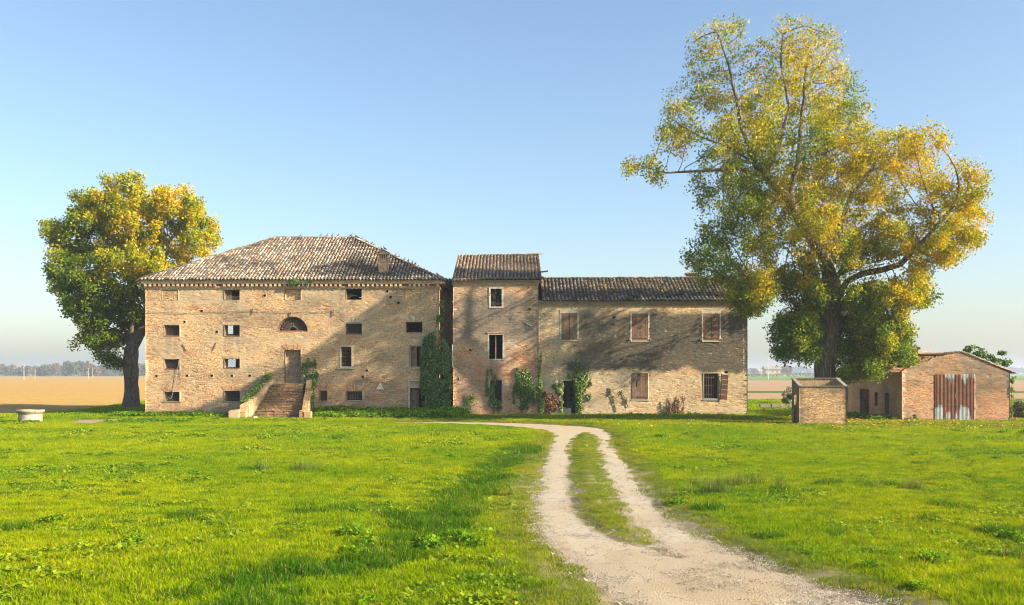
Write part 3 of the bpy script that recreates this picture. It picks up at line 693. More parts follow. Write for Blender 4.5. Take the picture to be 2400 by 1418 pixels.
# hipped roof
e = .30; RZ = zf(559, 73.6); RXL, RXR = xf(650, 73.6), xf(832, 73.6); YE = YM-e
b = MB(); dk = MB(); zE = 9.40
A = (X0-e, YE, zE); B = (X1+e, YE, zE); Cc = (RXL, 73.2, RZ); Dd = (RXR, 73.2, RZ); A2 = (X0-e, YB+e, zE); B2 = (X1+e, YB+e, zE)
roof_slope(b, A, B, Cc, Dd, dk, pal=pal_main, sag=.07)
roof_slope(b, B, B2, Dd, Dd, dk, pal=pal_main, seed=8, pv=.5)
roof_slope(b, A2, A, Cc, Cc, dk, pal=pal_main, seed=9, pv=.5)
dk.add([B2, A2, Cc, Dd], [(0, 1, 2, 3)], (.2, .15, .1)); dk.add([A, B, B2, A2], [(3, 2, 1, 0)], (.2, .15, .1))
roof = b.build('roof', M['tile'], farm); dk.build('roof_deck', M['inner'], roof)
b = MB(); ridge_caps(b, Cc, Dd, pal_main); ridge_caps(b, A, Cc, pal_main, .1, seed=4); ridge_caps(b, B, Dd, pal_main, .1, seed=6); b.build('ridge_tiles', M['tile'], roof)
# chimney
cy = YE+1.2; cx0, cx1 = xf(887, cy), xf(909, cy); zb = 9.6; zt = zf(594, cy)
wall('chimney', M['brick_tower'], roof, (cx0, cy, zb), (1, 0, 0), (0, -1, 0), cx1-cx0, zf(608, cy)-zb, seed=41, thick=.5, rel=.006, hole=.004)
ch = [o for o in roof.children if o.name.startswith('chimney')][0]
b = MB(); z8 = zf(608, cy); w_ = cx1-cx0
b.box(cx0-.03, cx1+.03, cy-.03, cy+.55, z8, z8+.05, (.4, .3, .2), .006)
for k in range(5): b.box(cx0+k*(w_-.07)/4, cx0+k*(w_-.07)/4+.07, cy, cy+.07, z8+.05, z8+.36, (.38, .27, .18)); b.box(cx0+k*(w_-.07)/4, cx0+k*(w_-.07)/4+.07, cy+.43, cy+.5, z8+.05, z8+.36, (.38, .27, .18))
b.box(cx0+.1, cx1-.1, cy+.2, cy+.3, z8+.05, z8+.36, (.03, .03, .03))
for s in (0,): b.box(cx0-.05, cx1+.05, cy-.05, cy+.55, z8+.36, z8+.42, (.42, .32, .22), .006)
xmc = xm = (cx0+cx1)/2
for sg in (-1, 1):
    b.obox((xm, cy-.12, z8+.66), Vector((sg*(w_/2+.13), 0, -.24)), Vector((0, .8, 0)), Vector((0, 0, .05)), (.46, .32, .2), .01)
b.add([(cx0, cy-.02, z8+.42), (cx1, cy-.02, z8+.42), (xm, cy-.02, z8+.64)], [(0, 1, 2)], (.42, .3, .2))
b.build('chimney_cap', M['stone'], ch)
# tie anchors, hanging cable
for (x_a, y_a, x_b, y_b) in ((428, 806, 437, 822), (507, 803, 499, 822)):
    b = MB(); b.bar(Vector(P(x_a, y_a, YM))+Vector((0, -.04, 0)), Vector(P(x_b, y_b, YM))+Vector((0, -.04, 0)), .035, c=(.1, .08, .07)); b.build('tie_anchor', M['iron'], farm)
for (x_a, y0_, y1_) in ((592, 723, 735), (781, 725, 741), (680, 731, 742)):
    b = MB(); b.bar(P(x_a, y0_, YM-.06), P(x_a, y1_, YM-.06), .04, c=(.1, .08, .07)); b.build('tie_anchor', M['iron'], farm)
b = MB(); b.tube([P(x, y, YM-.07) for x, y in ((345, 731), (390, 733), (440, 734), (490, 733), (540, 731), (590, 729), (650, 731), (720, 733), (790, 728))], .011, 4, (.08, .07, .06))
b.tube([P(x, y, YM-.08) for x, y in ((419, 845), (416, 870), (411, 900), (404, 925), (400, 935), (395, 932), (390, 938))], .012, 4, (.45, .4, .35)); b.build('cable', M['iron'], farm)
# warning sign
b = MB(); cx_, cz_ = xf(891, YM), zf(907, YM); s_ = .26
b.add([(cx_-s_, YM-.05, cz_-.16), (cx_+s_, YM-.05, cz_-.16), (cx_, YM-.05, cz_+.28), (cx_-s_, YM-.03, cz_-.16), (cx_+s_, YM-.03, cz_-.16), (cx_, YM-.03, cz_+.28)], [(0, 1, 2), (5, 4, 3), (0, 3, 4, 1), (1, 4, 5, 2), (2, 5, 3, 0)], (.70, .66, .52))
o = b.build('warning_sign', M['sign'], None, loc=(cx_, YM-.04, cz_)); tag(o, 'small triangular warning sign on the farmhouse wall left of the lower door', 'sign')
b = MB(); b.add([(cx_-s_*.98, YM-.055, cz_-.155), (cx_+s_*.98, YM-.055, cz_-.155), (cx_+s_*.74, YM-.055, cz_-.05), (cx_-s_*.74, YM-.055, cz_-.05)], [(0, 1, 2, 3)], (.62, .68, .78)); b.add([(cx_-s_*.6, YM-.055, cz_-.04), (cx_+s_*.6, YM-.055, cz_-.04), (cx_, YM-.055, cz_+.19)], [(0, 1, 2)], (.66, .58, .26)); b.add([(cx_-.02, YM-.058, cz_-.04), (cx_+.02, YM-.058, cz_-.04), (cx_+.02, YM-.058, cz_+.08), (cx_-.02, YM-.058, cz_+.08)], [(0, 1, 2, 3)], (.5, .42, .3))
p_ = b.build('face', M['sign'], None); p_.parent = o; p_.location = -Vector(o.location)

# staircase -------------------------------------------------------
YS0, YS1 = YM-.75, 61.9; ns = 11; zT = zf(899, YM-.6); 
def stx(t):  # inner left/right edge by depth fraction (0 top .. 1 bottom)
    return (-16.05-.75*t, -14.15+.55*t)
b = MB()
b.add([], []); stepd = (YS0-YS1)/ns; sh = zT/ns
for k in range(ns):
    t0 = k/ns; t1 = (k+1)/ns; y1_ = YS0-k*stepd; y0_ = y1_-stepd; z = zT-sh*(k)-sh*.0
    xl, xr = stx(t1); b.box(xl-.1, xr+.1, y0_, y1_+.3, z-sh-.12, z-sh*1.0+.0, (.2, .1, .07)) if k < ns-1 else None
xl, xr = stx(0); b.box(xl-.1, xr+.1, YS0, YM+.0, zT-.4, zT-.0, (.1, .05, .2))
for i in range(len(b.c)): b.c[i] = (.15, .1, .35)
# break steps into rough masonry lumps
stairs = empty('staircase', (-15.1, 63.3, 0)); stairs.parent = farm; stairs.location = Vector((-15.1, 63.3, 0))-Vector(farm.location); ROOT[stairs.name] = Vector((-15.1, 63.3, 0))
bst = MB()
for k in range(ns-1):
    y1_ = YS0-k*stepd; y0_ = y1_-stepd; z = zT-sh*(k+1); xl, xr = stx((k+1)/ns); x = xl-.05
    while x < xr+.05:
        e_ = min(x+random.uniform(.1, .28), xr+.06); bst.box(x, e_-.004, y0_+random.uniform(-.02, .03), y1_+.25, -.1, z-random.uniform(0, .025), (0, .05, .35*random.random()), .003); bst.box(x, e_-.004, y0_-.03, y0_+.05, z-.045, z+.004-random.uniform(0, .012), (0, .75, 0), .004); x = e_  # nosing row coloured pale so the step edges look sunlit
x = stx(0)[0]-.05
while x < stx(0)[1]:
    bst.box(x, x+.25, YS0+random.uniform(0, .02), YM-.01, -.1, zT-random.uniform(0, .02), (0, .1, .5), .005); x += .256
bst.build('steps', M['brick_step'], stairs)
def parapet(name, top, bot, ztop, zbot, wdt, mat, seed, nseg=26):
    """sloping side wall from top (x,y) to bottom (x,y) made of stepped brickwork blocks"""
    b = MB(); rg = random.Random(seed)
    for k in range(nseg):
        t = (k+.5)/nseg; x = top[0]+(bot[0]-top[0])*t; y = top[1]+(bot[1]-top[1])*t; dy = (bot[1]-top[1])/nseg
        z = ztop+(zbot-ztop)*t+rg.uniform(-.03, .03)*1.6; w2 = wdt/2*rg.uniform(.94, 1.06)
        b.box(x-w2, x+w2, y+dy/2, y-dy/2, -.1, z, (0, .4, 0), .012)
    return b.build(name, M[mat], stairs)
parapet('parapet', (-16.3, YM-.02), (-17.35, 61.75), zf(886, YM)+.0, .95, .42, 'brick_main', 3)
parapet('parapet', (-13.75, YM-.02), (-13.35, 61.75), zf(884, YM), .75, .38, 'brick_hut', 5)
b = MB()
b.box(-18.15, -17.5, 61.3, 61.9, -.1, .60, (0, .9, 0), .03); b.box(-18.12, -17.55, 61.32, 61.88, .60, .70, (0, .9, 0), .03); b.box(-17.5, -17.1, 61.5, 61.9, -.1, .62, (.3, .3, .1), .04); b.box(-17.4, -17.0, 61.9, 62.3, -.1, .98, (0, .5, .2), .04); b.box(-17.22, -16.9, 62.2, 62.8, -.1, 1.25, (0, .3, .2), .04)
b.build('pier', M['brick_main'], stairs, bevel=.03)
b = MB(); b.box(-13.62, -13.3, 61.25, 61.75, -.1, .66, (.6, .1, 0), .02); b.box(-13.29, -12.86, 61.2, 61.75, -.1, .62, (0, .9, 0), .03); b.build('pier', M['brick_hut'], stairs, bevel=.03)
b = MB(); b.lathe(-16.5, 61.5, [(.001, .30), (.12, .29), (.2, .2), (.23, .05), (.23, -.1)], 12, (.5, .4, .3), .08); o = b.build('stone', M['stone'], None, True, loc=(-16.5, 61.5, 0)); tag(o, 'rounded pale stone lying at the foot of the staircase', 'stone')

# ================================================================== TOWER
YT = 66.0; T0, T1 = xf(1062, YT), xf(1262, YT)
tow = empty('tower_house', ((T0+T1)/2, YT, 0), 'narrow three storey brick house with a tiled gable roof in the middle of the row', 'house')
TW = [rr(1150, 1176, 676, 719, YT), rr(1146, 1178, 784, 842, YT), rr(1149, 1176, 891, 942, YT)]
TZ = zf(655, YT)
def masks_tower(u, w):
    r = 1.*blob(u, w, *pb(1150, 868, YT, T0), 1.5, .85, 31, nz=.5)+.55*sstep(.52, .62, fbm(u*.7, w*1.4, 32))*sstep(5.6, 4.9, w)
    r = r+.45*sstep(.5, .6, fbm(u*.9, w*2, 37))*sstep(7.5, 8.5, w)+.6*sstep(1.2, .2, w)*sstep(.5, .6, fbm(u*.8, w, 36))
    g = .9*blob(u, w, 3.0, zf(812, YT), 1.35, 1.15, 33, nz=.35)*.6+.7*blob(u, w, 2.9, zf(697, YT), .7, 1.0, 35, nz=.3)+.35*sstep(.52, .62, fbm(u*.6, w*.8, 39))
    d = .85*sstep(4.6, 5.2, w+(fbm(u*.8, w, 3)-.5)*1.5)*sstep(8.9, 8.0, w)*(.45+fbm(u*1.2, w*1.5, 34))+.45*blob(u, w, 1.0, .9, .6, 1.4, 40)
    ds_, gs_ = sill_stains(u, w, TW, T0, 7, .6); d = np.maximum(d, ds_); g = g+gs_
    d = np.maximum(d, .8*sstep(.05, .015, abs(w-zf(746, YT))))
    return r, g, d
thol = [rr(a, a+5, b_, b_+5, YT) for a, b_ in ((1100, 818), (1071, 885), (1239, 722))]
wall('wall', M['brick_tower'], tow, (T0, YT, 0), (1, 0, 0), (0, -1, 0), T1-T0, TZ+.1, [('r', a-T0, c-T0, z0, z1) for a, c, z0, z1 in TW+thol], masks=masks_tower, seed=22, thick=.5)
YTB = 80.5; TRY = 73.3; TRZ = zf(598, TRY)+.0; TE = 9.52
def gab(u): return TE+(TRZ-TE)*(1-abs((u-(TRY-YT))/(TRY-YT)))-.08
wall('wall', M['brick_tower'], tow, (T1, YT+.004, 0), (0, 1, 0), (1, 0, 0), YTB-YT, 12.4, du=.2, dw=.1, seed=23, prof=gab, thick=.3)
wall('wall', M['brick_tower'], tow, (T0, YT+.004, 0), (0, 1, 0), (-1, 0, 0), YTB-YT, 12.4, du=.2, dw=.1, seed=24, prof=gab, thick=.3)
wall('wall', M['brick_tower'], tow, (T0, YTB, 0), (1, 0, 0), (0, 1, 0), T1-T0, TE, du=.4, dw=.3, seed=25, thick=.3)
b = MB()
for z in (3.3, 5.9): b.box(T0+.32, T1-.32, YT+.55, YTB-.35, z, z+.15, (.1, .08, .07))
b.build('floor', M['inner'], tow)
for i, (a, c, z0, z1) in enumerate(TW):
    b = MB(); SC = (.46, .42, .35)
    if i == 0: framebox(b, a-.12, c+.12, z0-.1, z1+.1, YT-.035, YT+.2, .12, SC, .008)
    elif i == 1:
        framebox(b, a-.1, c+.1, z0-.08, z1+.08, YT-.03, YT+.2, .1, (.42, .38, .31), .008); b.box(a-.12, c+.12, YT-.06, YT+.1, z1+.085, z1+.16, (.42, .2, .12), .01)
        b.box((a+c)/2-.035, (a+c)/2+.03, YT+.1, YT+.16, z0+.02, z1-.02, (.30, .19, .14))
    else: framebox(b, a-.05, c+.05, z0-.04, z1+.05, YT-.02, YT+.2, .06, (.36, .3, .22), .006)
    w = b.build('window', M['stone'], tow)
    if i == 0:
        g = MB(); planks(g, a+.02, c-.02, z0+.02, z1-.02, YT+.35, (.022, .018, .018), 5, .03); g.build('shutter', M['wood'], w)
    if i == 2:
        g = MB()
        for k in range(1, 6): g.box(a+k*(c-a)/6-.012, a+k*(c-a)/6+.012, YT+.1, YT+.124, z0, z1, (.12, .1, .09))
        for k in range(1, 5): g.box(a, c, YT+.09, YT+.098, z0+k*(z1-z0)/5, z0+k*(z1-z0)/5+.02, (.12, .1, .09))
        g.build('grille', M['iron'], w)
b = MB(); arch_part(tow, xf(1102, YT), xf(1140, YT), zf(893, YT), YT, .33, .05, ((.44, .3, .2), (.4, .24, .15)));
def wavy_cornice(name, parent, x0, x1, Y, z, mat='stone', deep=.15):
    """two brick courses and a row of half tiles below the eaves"""
    b = MB(); course(b, x0, x1, Y, z-.20, z-.13, .05, .3); course(b, x0, x1, Y, z-.13, z-.07, .10, .3)
    x = x0; p_ = .235; N_ = 4
    while x < x1-.05:
        cc = random.choice(EC); cc = tuple(min(.6, q*1.15) for q in cc); vs = []
        for (yy) in (Y-deep, Y+.05):
            for rr_ in (.115, .085):
                for k in range(N_+1):
                    th = math.pi*k/N_; vs.append((x+p_/2-math.cos(th)*rr_, yy, z-.07+math.sin(th)*rr_*.8))
        m_ = N_+1; fs = []
        for k in range(N_): fs += [(k, k+1, m_+k+1, m_+k), (k, 2*m_+k, 2*m_+k+1, k+1), (m_+k, m_+k+1, 3*m_+k+1, 3*m_+k)]
        b.add(vs, fs, cc); x += p_
    b.box(x0, x1, Y-.08, Y+.05, z-.069, z+.06, (.33, .26, .17)); b.box(x0-.03, x1+.03, Y-deep-.06, Y+.05, z+.032, z+.08, (.3, .24, .17))
    return b.build(name, M[mat], parent)
wavy_cornice('cornice', tow, T0-.05, T1+.05, YT, TE-.16)
b = MB(); dk = MB(); e = .22
A = (T0-.08, YT-e, TE-.08); B = (T1+.22, YT-e, TE-.02); Cc = (T0-.08, TRY, TRZ-.05); Dd = (T1+.22, TRY, TRZ+.08); A2 = (T0-.08, YTB+e, TE-.08); B2 = (T1+.22, YTB+e, TE-.08)
roof_slope(b, A, B, Cc, Dd, dk, pal=pal_tower, sag=.08, seed=12, pu=.25)
dk.add([B2, A2, Cc, Dd], [(0, 1, 2, 3)], (.2, .15, .1))
rf = b.build('roof', M['tile'], tow); dk.build('roof_deck', M['inner'], rf)
b = MB(); ridge_caps(b, Cc, Dd, pal_tower, .09); b.build('ridge_tiles', M['tile'], rf)
b = MB(); b.box(T1+.2, T1+.25, YT-e, TRY, TE-.1, TE-.1, (.1, .08, .06))
b = MB(); b.obox((T1-.05, YT+1.2, zf(639, YT+1)), Vector((.75, 0, .08)), Vector((0, .12, 0)), Vector((0, 0, .1)), (.16, .12, .09)); b.build('beam', M['wood'], tow)
b = MB(); b.bar(P(1233, 758, YT-.05), P(1248, 764, YT-.05), .035, c=(.5, .48, .45)); b.bar(P(1230, 755, YT-.06), P(1249, 763, YT-.06), .02, c=(.3, .28, .25)); b.build('bracket', M['iron'], tow)

# ---- link between farmhouse and tower
YK = 69.0; K0, K1 = X1+.02, T0-.02
lk = empty('link_building', ((K0+K1)/2, YK, 0), 'dark recessed brick link squeezed between the farmhouse and the three storey house', 'building')
KW = [(xf(1047, YK), T0-.06, zf(709, YK), zf(676, YK)), (xf(1048, YK), T0-.06, zf(862, YK), zf(806, YK))]
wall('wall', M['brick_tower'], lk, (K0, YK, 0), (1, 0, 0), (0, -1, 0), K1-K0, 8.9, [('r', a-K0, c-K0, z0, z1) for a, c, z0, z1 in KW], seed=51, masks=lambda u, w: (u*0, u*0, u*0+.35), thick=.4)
for i, (a, c, z0, z1) in enumerate(KW):
    b = MB(); framebox(b, a, c, z0, z1, YK+.05, YK+.12, .04, (.2, .13, .1)); w = b.build('window', M['wood'], lk)
    g = MB()
    if i: lattice(g, a+.03, c-.03, z0+.05, z1-.5, YK+.1, 3, .03, (.5, .48, .5)); g.build('grille', M['iron'], w)
    else: planks(g, a+.03, c-.03, z0+.04, z0+.55, YK+.1, (.36, .22, .13), 3, ragged=.15); g.build('shutter', M['wood'], w)
b = MB(); dk = MB(); roof_slope(b, (K0-.1, YK-.35, 8.85), (K1+.02, YK-.35, 8.85), (K0-.1, YK+3.5, 10.2), (K1+.02, YK+3.5, 10.2), dk, pal=lambda u, v, r: tuple(x*.8 for x in pal_long(u, v, r)), seed=15)
rf = b.build('roof', M['tile_dark'], lk); dk.build('roof_deck', M['inner'], rf)

# ================================================================== LONG HOUSE
YL = 66.05; L0, L1 = T1+.012, xf(1752, YL); LZ = zf(708, YL)
lh = empty('long_house', ((L0+L1)/2, YL, 0), 'long low two storey brick house with closed brown shutters and a dark mossy roof', 'house')
LS = [rr(1316, 1353, 734, 797, YL), rr(1481, 1519, 735, 798, YL), rr(1648, 1686, 735, 798, YL), rr(1481, 1519, 875, 936, YL)]
LB_ = rr(1650, 1684, 875, 934, YL); LD_ = rr(1318, 1349, 892, 976, YL)
lhol = [rr(a, a+6, b_, b_+5, YL) for a, b_ in ((1437, 741), (1700, 870))]
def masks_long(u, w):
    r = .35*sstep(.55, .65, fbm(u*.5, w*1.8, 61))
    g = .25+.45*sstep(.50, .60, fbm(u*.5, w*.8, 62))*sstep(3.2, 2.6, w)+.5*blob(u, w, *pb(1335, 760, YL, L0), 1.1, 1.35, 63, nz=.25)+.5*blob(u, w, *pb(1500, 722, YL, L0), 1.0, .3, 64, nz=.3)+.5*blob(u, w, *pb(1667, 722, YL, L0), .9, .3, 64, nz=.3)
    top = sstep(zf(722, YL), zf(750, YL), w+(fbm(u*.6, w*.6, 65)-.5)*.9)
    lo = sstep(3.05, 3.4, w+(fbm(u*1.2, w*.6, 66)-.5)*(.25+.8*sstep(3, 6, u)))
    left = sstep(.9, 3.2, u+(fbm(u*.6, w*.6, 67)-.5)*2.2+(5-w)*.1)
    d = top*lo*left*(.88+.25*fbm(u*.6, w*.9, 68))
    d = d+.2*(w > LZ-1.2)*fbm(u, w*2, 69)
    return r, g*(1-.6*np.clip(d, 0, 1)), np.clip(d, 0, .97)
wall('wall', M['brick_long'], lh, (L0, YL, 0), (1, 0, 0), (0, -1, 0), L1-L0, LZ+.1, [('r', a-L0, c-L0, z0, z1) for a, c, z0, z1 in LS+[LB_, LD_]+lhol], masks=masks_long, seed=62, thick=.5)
YLB = 74.; LRY = 70.; LRZ = zf(652, LRY); LE = zf(705, YL-.3)
def gabl(u): return LE+(LRZ-LE)*(1-abs((u-(LRY-YL))/(LRY-YL)))-.1
wall('wall', M['brick_long'], lh, (L1, YL+.004, 0), (0, 1, 0), (1, 0, 0), YLB-YL, 10.4, du=.15, dw=.075, seed=63, prof=gabl, thick=.3)
wall('wall', M['brick_long'], lh, (L0, YLB, 0), (1, 0, 0), (0, 1, 0), L1-L0, LE, du=.4, dw=.3, seed=65, thick=.3)
b = MB(); b.box(L0+.1, L1-.32, YL+.55, YLB-.35, 3.6, 3.75, (.1, .08, .07)); b.build('floor', M['inner'], lh)
for i, (a, c, z0, z1) in enumerate(LS):
    b = MB(); b.box(a-.08, c+.08, YL-.04, YL+.1, z0-.09, z0-.002, (.42, .37, .29), .01)
    if i < 3:
        b.box(a-.1, a-.002, YL-.02, YL+.1, z0-.0, z1+.0, (.45, .41, .33), .008); b.box(c+.002, c+.1, YL-.02, YL+.1, z0, z1, (.45, .41, .33), .008); b.box(a-.12, c+.12, YL-.022, YL+.1, z1+.002, z1+.2, (.42, .38, .3), .01)
        for s in (a-.2, c+.12): b.box(s, s+.08, YL-.1, YL-.02, z0+.02, z0+.12, (.3, .25, .2))
    w = b.build('window', M['stone'], lh)
    for k in (0, 1):
        g = MB(); xm = (a+c)/2; xa, xb = (a+.01, xm-.012) if k == 0 else (xm+.012, c-.01)
        planks(g, xa, xb, z0+.01, z1-.01-(.04 if i == 3 else 0), YL-.015, (.165, .105, .07) if i != 2 else (.14, .09, .06), 3, .045, ragged=.03 if i == 3 else 0)
        for zz in (z0+.15, z1-.22): g.box(xa, xb, YL-.035, YL-.02, zz, zz+.09, (.17, .09, .065))
        if i == 3 and k == 0: g.box(xa+.30, xa+.36, YL-.03, YL-.01, z0+.85, z0+1.35, (.01, .01, .01))
        s_ = g.build('shutter', M['wood'], w)
a, c, z0, z1 = LB_
b = MB(); framebox(b, a-.05, c+.05, z0-.05, z1+.05, YL-.03, YL+.2, .06, (.34, .3, .24), .006); b.box(a-.1, c+.1, YL-.06, YL+.1, z0-.14, z0-.055, (.42, .36, .28), .01); w = b.build('window', M['stone'], lh)
g = MB()
for k in range(1, 6): g.box(a+k*(c-a)/6-.013, a+k*(c-a)/6+.013, YL+.06, YL+.086, z0+.01, z1-.01, (.2, .13, .1))
for k in (1, 3, 5): g.box(a+.01, c-.01, YL+.05, YL+.058, z0+k*(z1-z0)/6, z0+k*(z1-z0)/6+.025, (.2, .13, .1))
g.build('grille', M['iron'], w)
g = MB()
for k in range(5): g.box(0, .5, -.02+random.uniform(-.01, .01), .02, .35*k+.02, .35*k+.34, tuple(x*random.uniform(.8, 1.2) for x in (.26, .15, .1)), .012)
g.box(.02, .1, -.05, -.02, 0, 1.78, (.17, .09, .07))
s_ = g.build('shutter', M['wood'], None); s_.parent = w; s_.location = Vector((c+.06, YL-.06, z0-.08))-ROOT[w.name]; s_.rotation_euler = (0, R(3), R(-14)); tag(s_, 'open shutter hanging crooked with loose boards')
a, c, z0, z1 = LD_
b = MB(); framebox(b, a-.04, c+.04, 0, z1+.04, YL-.02, YL+.15, .07, (.3, .27, .22), .006, bottom=False); b.build('door_frame', M['stone'], lh)
b = MB(); planks(b, a+.05, c-.3, .0, .75, YL+.12, (.42, .36, .33), 3, .04, .15); b.build('door', M['wood'], lh)
b = MB(); x = a-.0; 
wavy_cornice('cornice', lh, L0+.02, L1+.02, YL, LE-.10)
b = MB(); dk = MB(); e = .22
A = (L0+.22, YL-e, LE); B = (L1+.12, YL-e, LE); Cc = (L0+.22, LRY, LRZ); Dd = (L1+.12, LRY, LRZ+.06); A2 = (L0, YLB+e, LE); B2 = (L1+.12, YLB+e, LE)
roof_slope(b, A, B, Cc, Dd, dk, pal=pal_long, sag=.06, seed=17, pu=.262, rad=.095)
dk.add([B2, A2, (L0, LRY, LRZ), Dd], [(0, 1, 2, 3)], (.2, .15, .1))
rf = b.build('roof', M['tile_dark'], lh); dk.build('roof_deck', M['inner'], rf)
b = MB(); ridge_caps(b, Cc, Dd, pal_long, .09); b.build('ridge_tiles', M['tile_dark'], rf)
cx_ = xf(1622, 70.6); b = MB(); b.box(cx_-.4, cx_+.4, 70.3, 70.9, 9.4, 10.35, (0, 0, .6), .02); b.box(cx_-.5, cx_+.5, 70.2, 71., 10.35, 10.45, (0, 0, .6), .02); b.build('chimney', M['brick_tower'], rf)
for i, (px, py) in enumerate(((1304, 893), (1301, 902))):
    b = MB(); x_, z_ = xf(px, YL), zf(py, YL); w_ = .09 if i == 0 else .13; b.box(x_-w_, x_+w_, YL-.05, YL-.03, z_-.05, z_+.06, (.7, .66, .58)); 
    o = b.build('wall_plate', M['sign'], None, loc=(x_, YL-.04, z_)); tag(o, ('upper, smaller' if i == 0 else 'lower, wider')+' white plate on the wall left of the ivy covered doorway', 'plate', 'white plates by the doorway')

# ================================================================== HUT
HYc = 53.6; hx0 = xf(1873, 54.1)
hut = empty('brick_hut', (hx0, 54.1, 0), 'small roofless brick hut with a sloping side wall and a narrow doorway on the grass', 'hut', rz=R(-3))
HW = 2.64; HD = 1.6; zf_, zr_ = 2.28, 2.72
wall('front_wall', M['brick_hut'], hut, (0, 0, -.1), (1, 0, 0), (0, -1, 0), HW, zf_+.1, seed=71, thick=.14, back=True, rel=.004, hole=.004,
     masks=lambda u, w: (u*0, u*0+.05, .8*np.maximum(sstep(.28, .05, u+(vn(u*0, w*13, 3)-.5)*.3), sstep(.25, .05, HW-u+(vn(u*0, w*13, 4)-.5)*.25))+.6*sstep(1.9, 2.3, w)*fbm(u*2, w*2, 3)+.5*sstep(.35, .0, w)*fbm(u*2, w*2, 8)+.35*sstep(.5, .6, fbm(u*.9, w*.9, 12))+.3*sstep(.52, .62, fbm(u*1.5, w*7, 44))))
wall('rear_wall', M['brick_hut'], hut, (0, HD, -.1), (1, 0, 0), (0, -1, 0), HW, zr_+.1, seed=72, thick=.14, back=True, rel=.004, hole=.004, masks=lambda u, w: (u*0, u*0+.5, .4*fbm(u, w, 5)))
pr = lambda u: zf_+.1+(zr_-zf_)*u/HD+.06
wall('side_wall', M['brick_hut'], hut, (0, .15, -.1), (0, 1, 0), (-1, 0, 0), HD-.15, zr_+.2, [('r', .42, 1.02, .1, 1.95)], seed=73, thick=.13, back=True, rel=.004, hole=.004, prof=pr, masks=lambda u, w: (u*0, u*0+.3, u*0+.75))
wall('side_wall', M['brick_hut'], hut, (HW-.14, .15, -.1), (0, 1, 0), (-1, 0, 0), HD-.15, zr_+.2, seed=74, thick=.13, back=True, rel=.004, hole=.004, prof=pr, masks=lambda u, w: (u*0, u*0+.3, u*0+.3))
for (y_, z_) in ((-.06, zf_), (HD-.06, zr_)):
    b = MB(); x = -.04
    while x < HW:
        vs = []
        for yy in (y_, y_+.24):
            for rr_ in (.085, .06):
                for k in range(6): th = math.pi*k/5; vs.append((x+.085-math.cos(th)*rr_, yy, z_+math.sin(th)*rr_+.0))
        fs = []
        for k in range(5): fs += [(k, k+1, 7+k, 6+k), (k, 12+k, 13+k, k+1), (12+k, 18+k, 19+k, 13+k)]
        b.add(vs, fs, (.28, .25, .21)); x += .175
    b.build('corrugated_edge', M['stone'], hut)
for xx in (-.03, HW-.16):
    b = MB(); b.obox((xx, -.02, zf_+.03), Vector((.2, 0, 0)), Vector((0, HD+.1, zr_-zf_)), Vector((0, 0, .05)), (.25, .23, .2))
    b.build('coping', M['stone'], hut)

# ================================================================== BARN
YR = 58.5; B0, B1 = xf(2114, YR), xf(2367, YR)
barn = empty('brick_barn', ((B0+B1)/2, YR, 0), 'low orange brick barn with rusty corrugated doors and a half collapsed roof', 'barn')
def prof_barn(u):
    x = u/(B1-B0); r = float(np.interp(x, [0, .03, .18, .26, .33, .42, .5, .58, .7, .85, 1.], [3.15, 3.3, 3.75, 3.86, 4.1, 4.2, 4.28, 4.26, 4.0, 3.55, 3.12]))
    if x < .45: r += .06*float(_h(np.int64(int(u/.25)), np.int64(3), 4))-.03
    return r
DB = (xf(2190, YR)-B0, xf(2284, YR)-B0, -.1, zf(878, YR))
def masks_barn(u, w):
    g = .45+.5*sstep(.45, .6, fbm(u*.7, w*.9, 81))*sstep(1.8, 2.6, w+(fbm(u, w, 7)-.5))+.5*sstep(.35, .1, abs(u-DB[0]+.15))+.6*sstep(.3, .1, abs(u-DB[1]-.12))+.5*blob(u, w, 1.2, .5, .8, .6, 83)
    r = .5*sstep(.5, .58, fbm(u*.6, w*2.2, 82))*sstep(2.8, 1.6, w)+.5*blob(u, w, 5.9, .8, .8, 1., 85)
    d = .5*sstep(1.7, 2.2, w)*sstep(.42, .6, fbm(u*.6, w*1.2, 84))+.5*blob(u, w, 5.6, 1.9, 1.4, .8, 86)+.5*sstep(.03, .01, abs(w-2.95-.25*np.cos((u-3.2)*1.1)))*(abs(u-3.3) < 1.5)
    return r, g*.55, d
wall('wall', M['brick_barn'], barn, (B0, YR, 0), (1, 0, 0), (0, -1, 0), B1-B0, 4.4, [('r', *DB)], seed=81, thick=.35, prof=prof_barn, masks=masks_barn)
SO = [('r', 63.9-YR, 65.6-YR, -.1, zf(911, 65)), ('r', 62.4-YR, 62.9-YR, zf(951, 62.6), zf(919, 62.6)), ('r', 60.5-YR, 61.15-YR, .35, zf(921, 60.8)), ('r', 68.0-YR, 68.5-YR, 1.0, 2.0)]
dm = lambda u, w: (.0*u, 1.2+0*u, .45*sstep(.4, .65, fbm(u*.8, w*.8, 93)))
wall('side_wall', M['brick_barn'], barn, (B0, YR+.004, 0), (0, 1, 0), (-1, 0, 0), 11.5, 3.12, SO, seed=91, thick=.3, masks=dm)
wall('side_wall', M['brick_barn'], barn, (B1, YR+.004, 0), (0, 1, 0), (1, 0, 0), 11.5, 3.1, seed=92, du=.2, dw=.1, thick=.3, masks=dm)
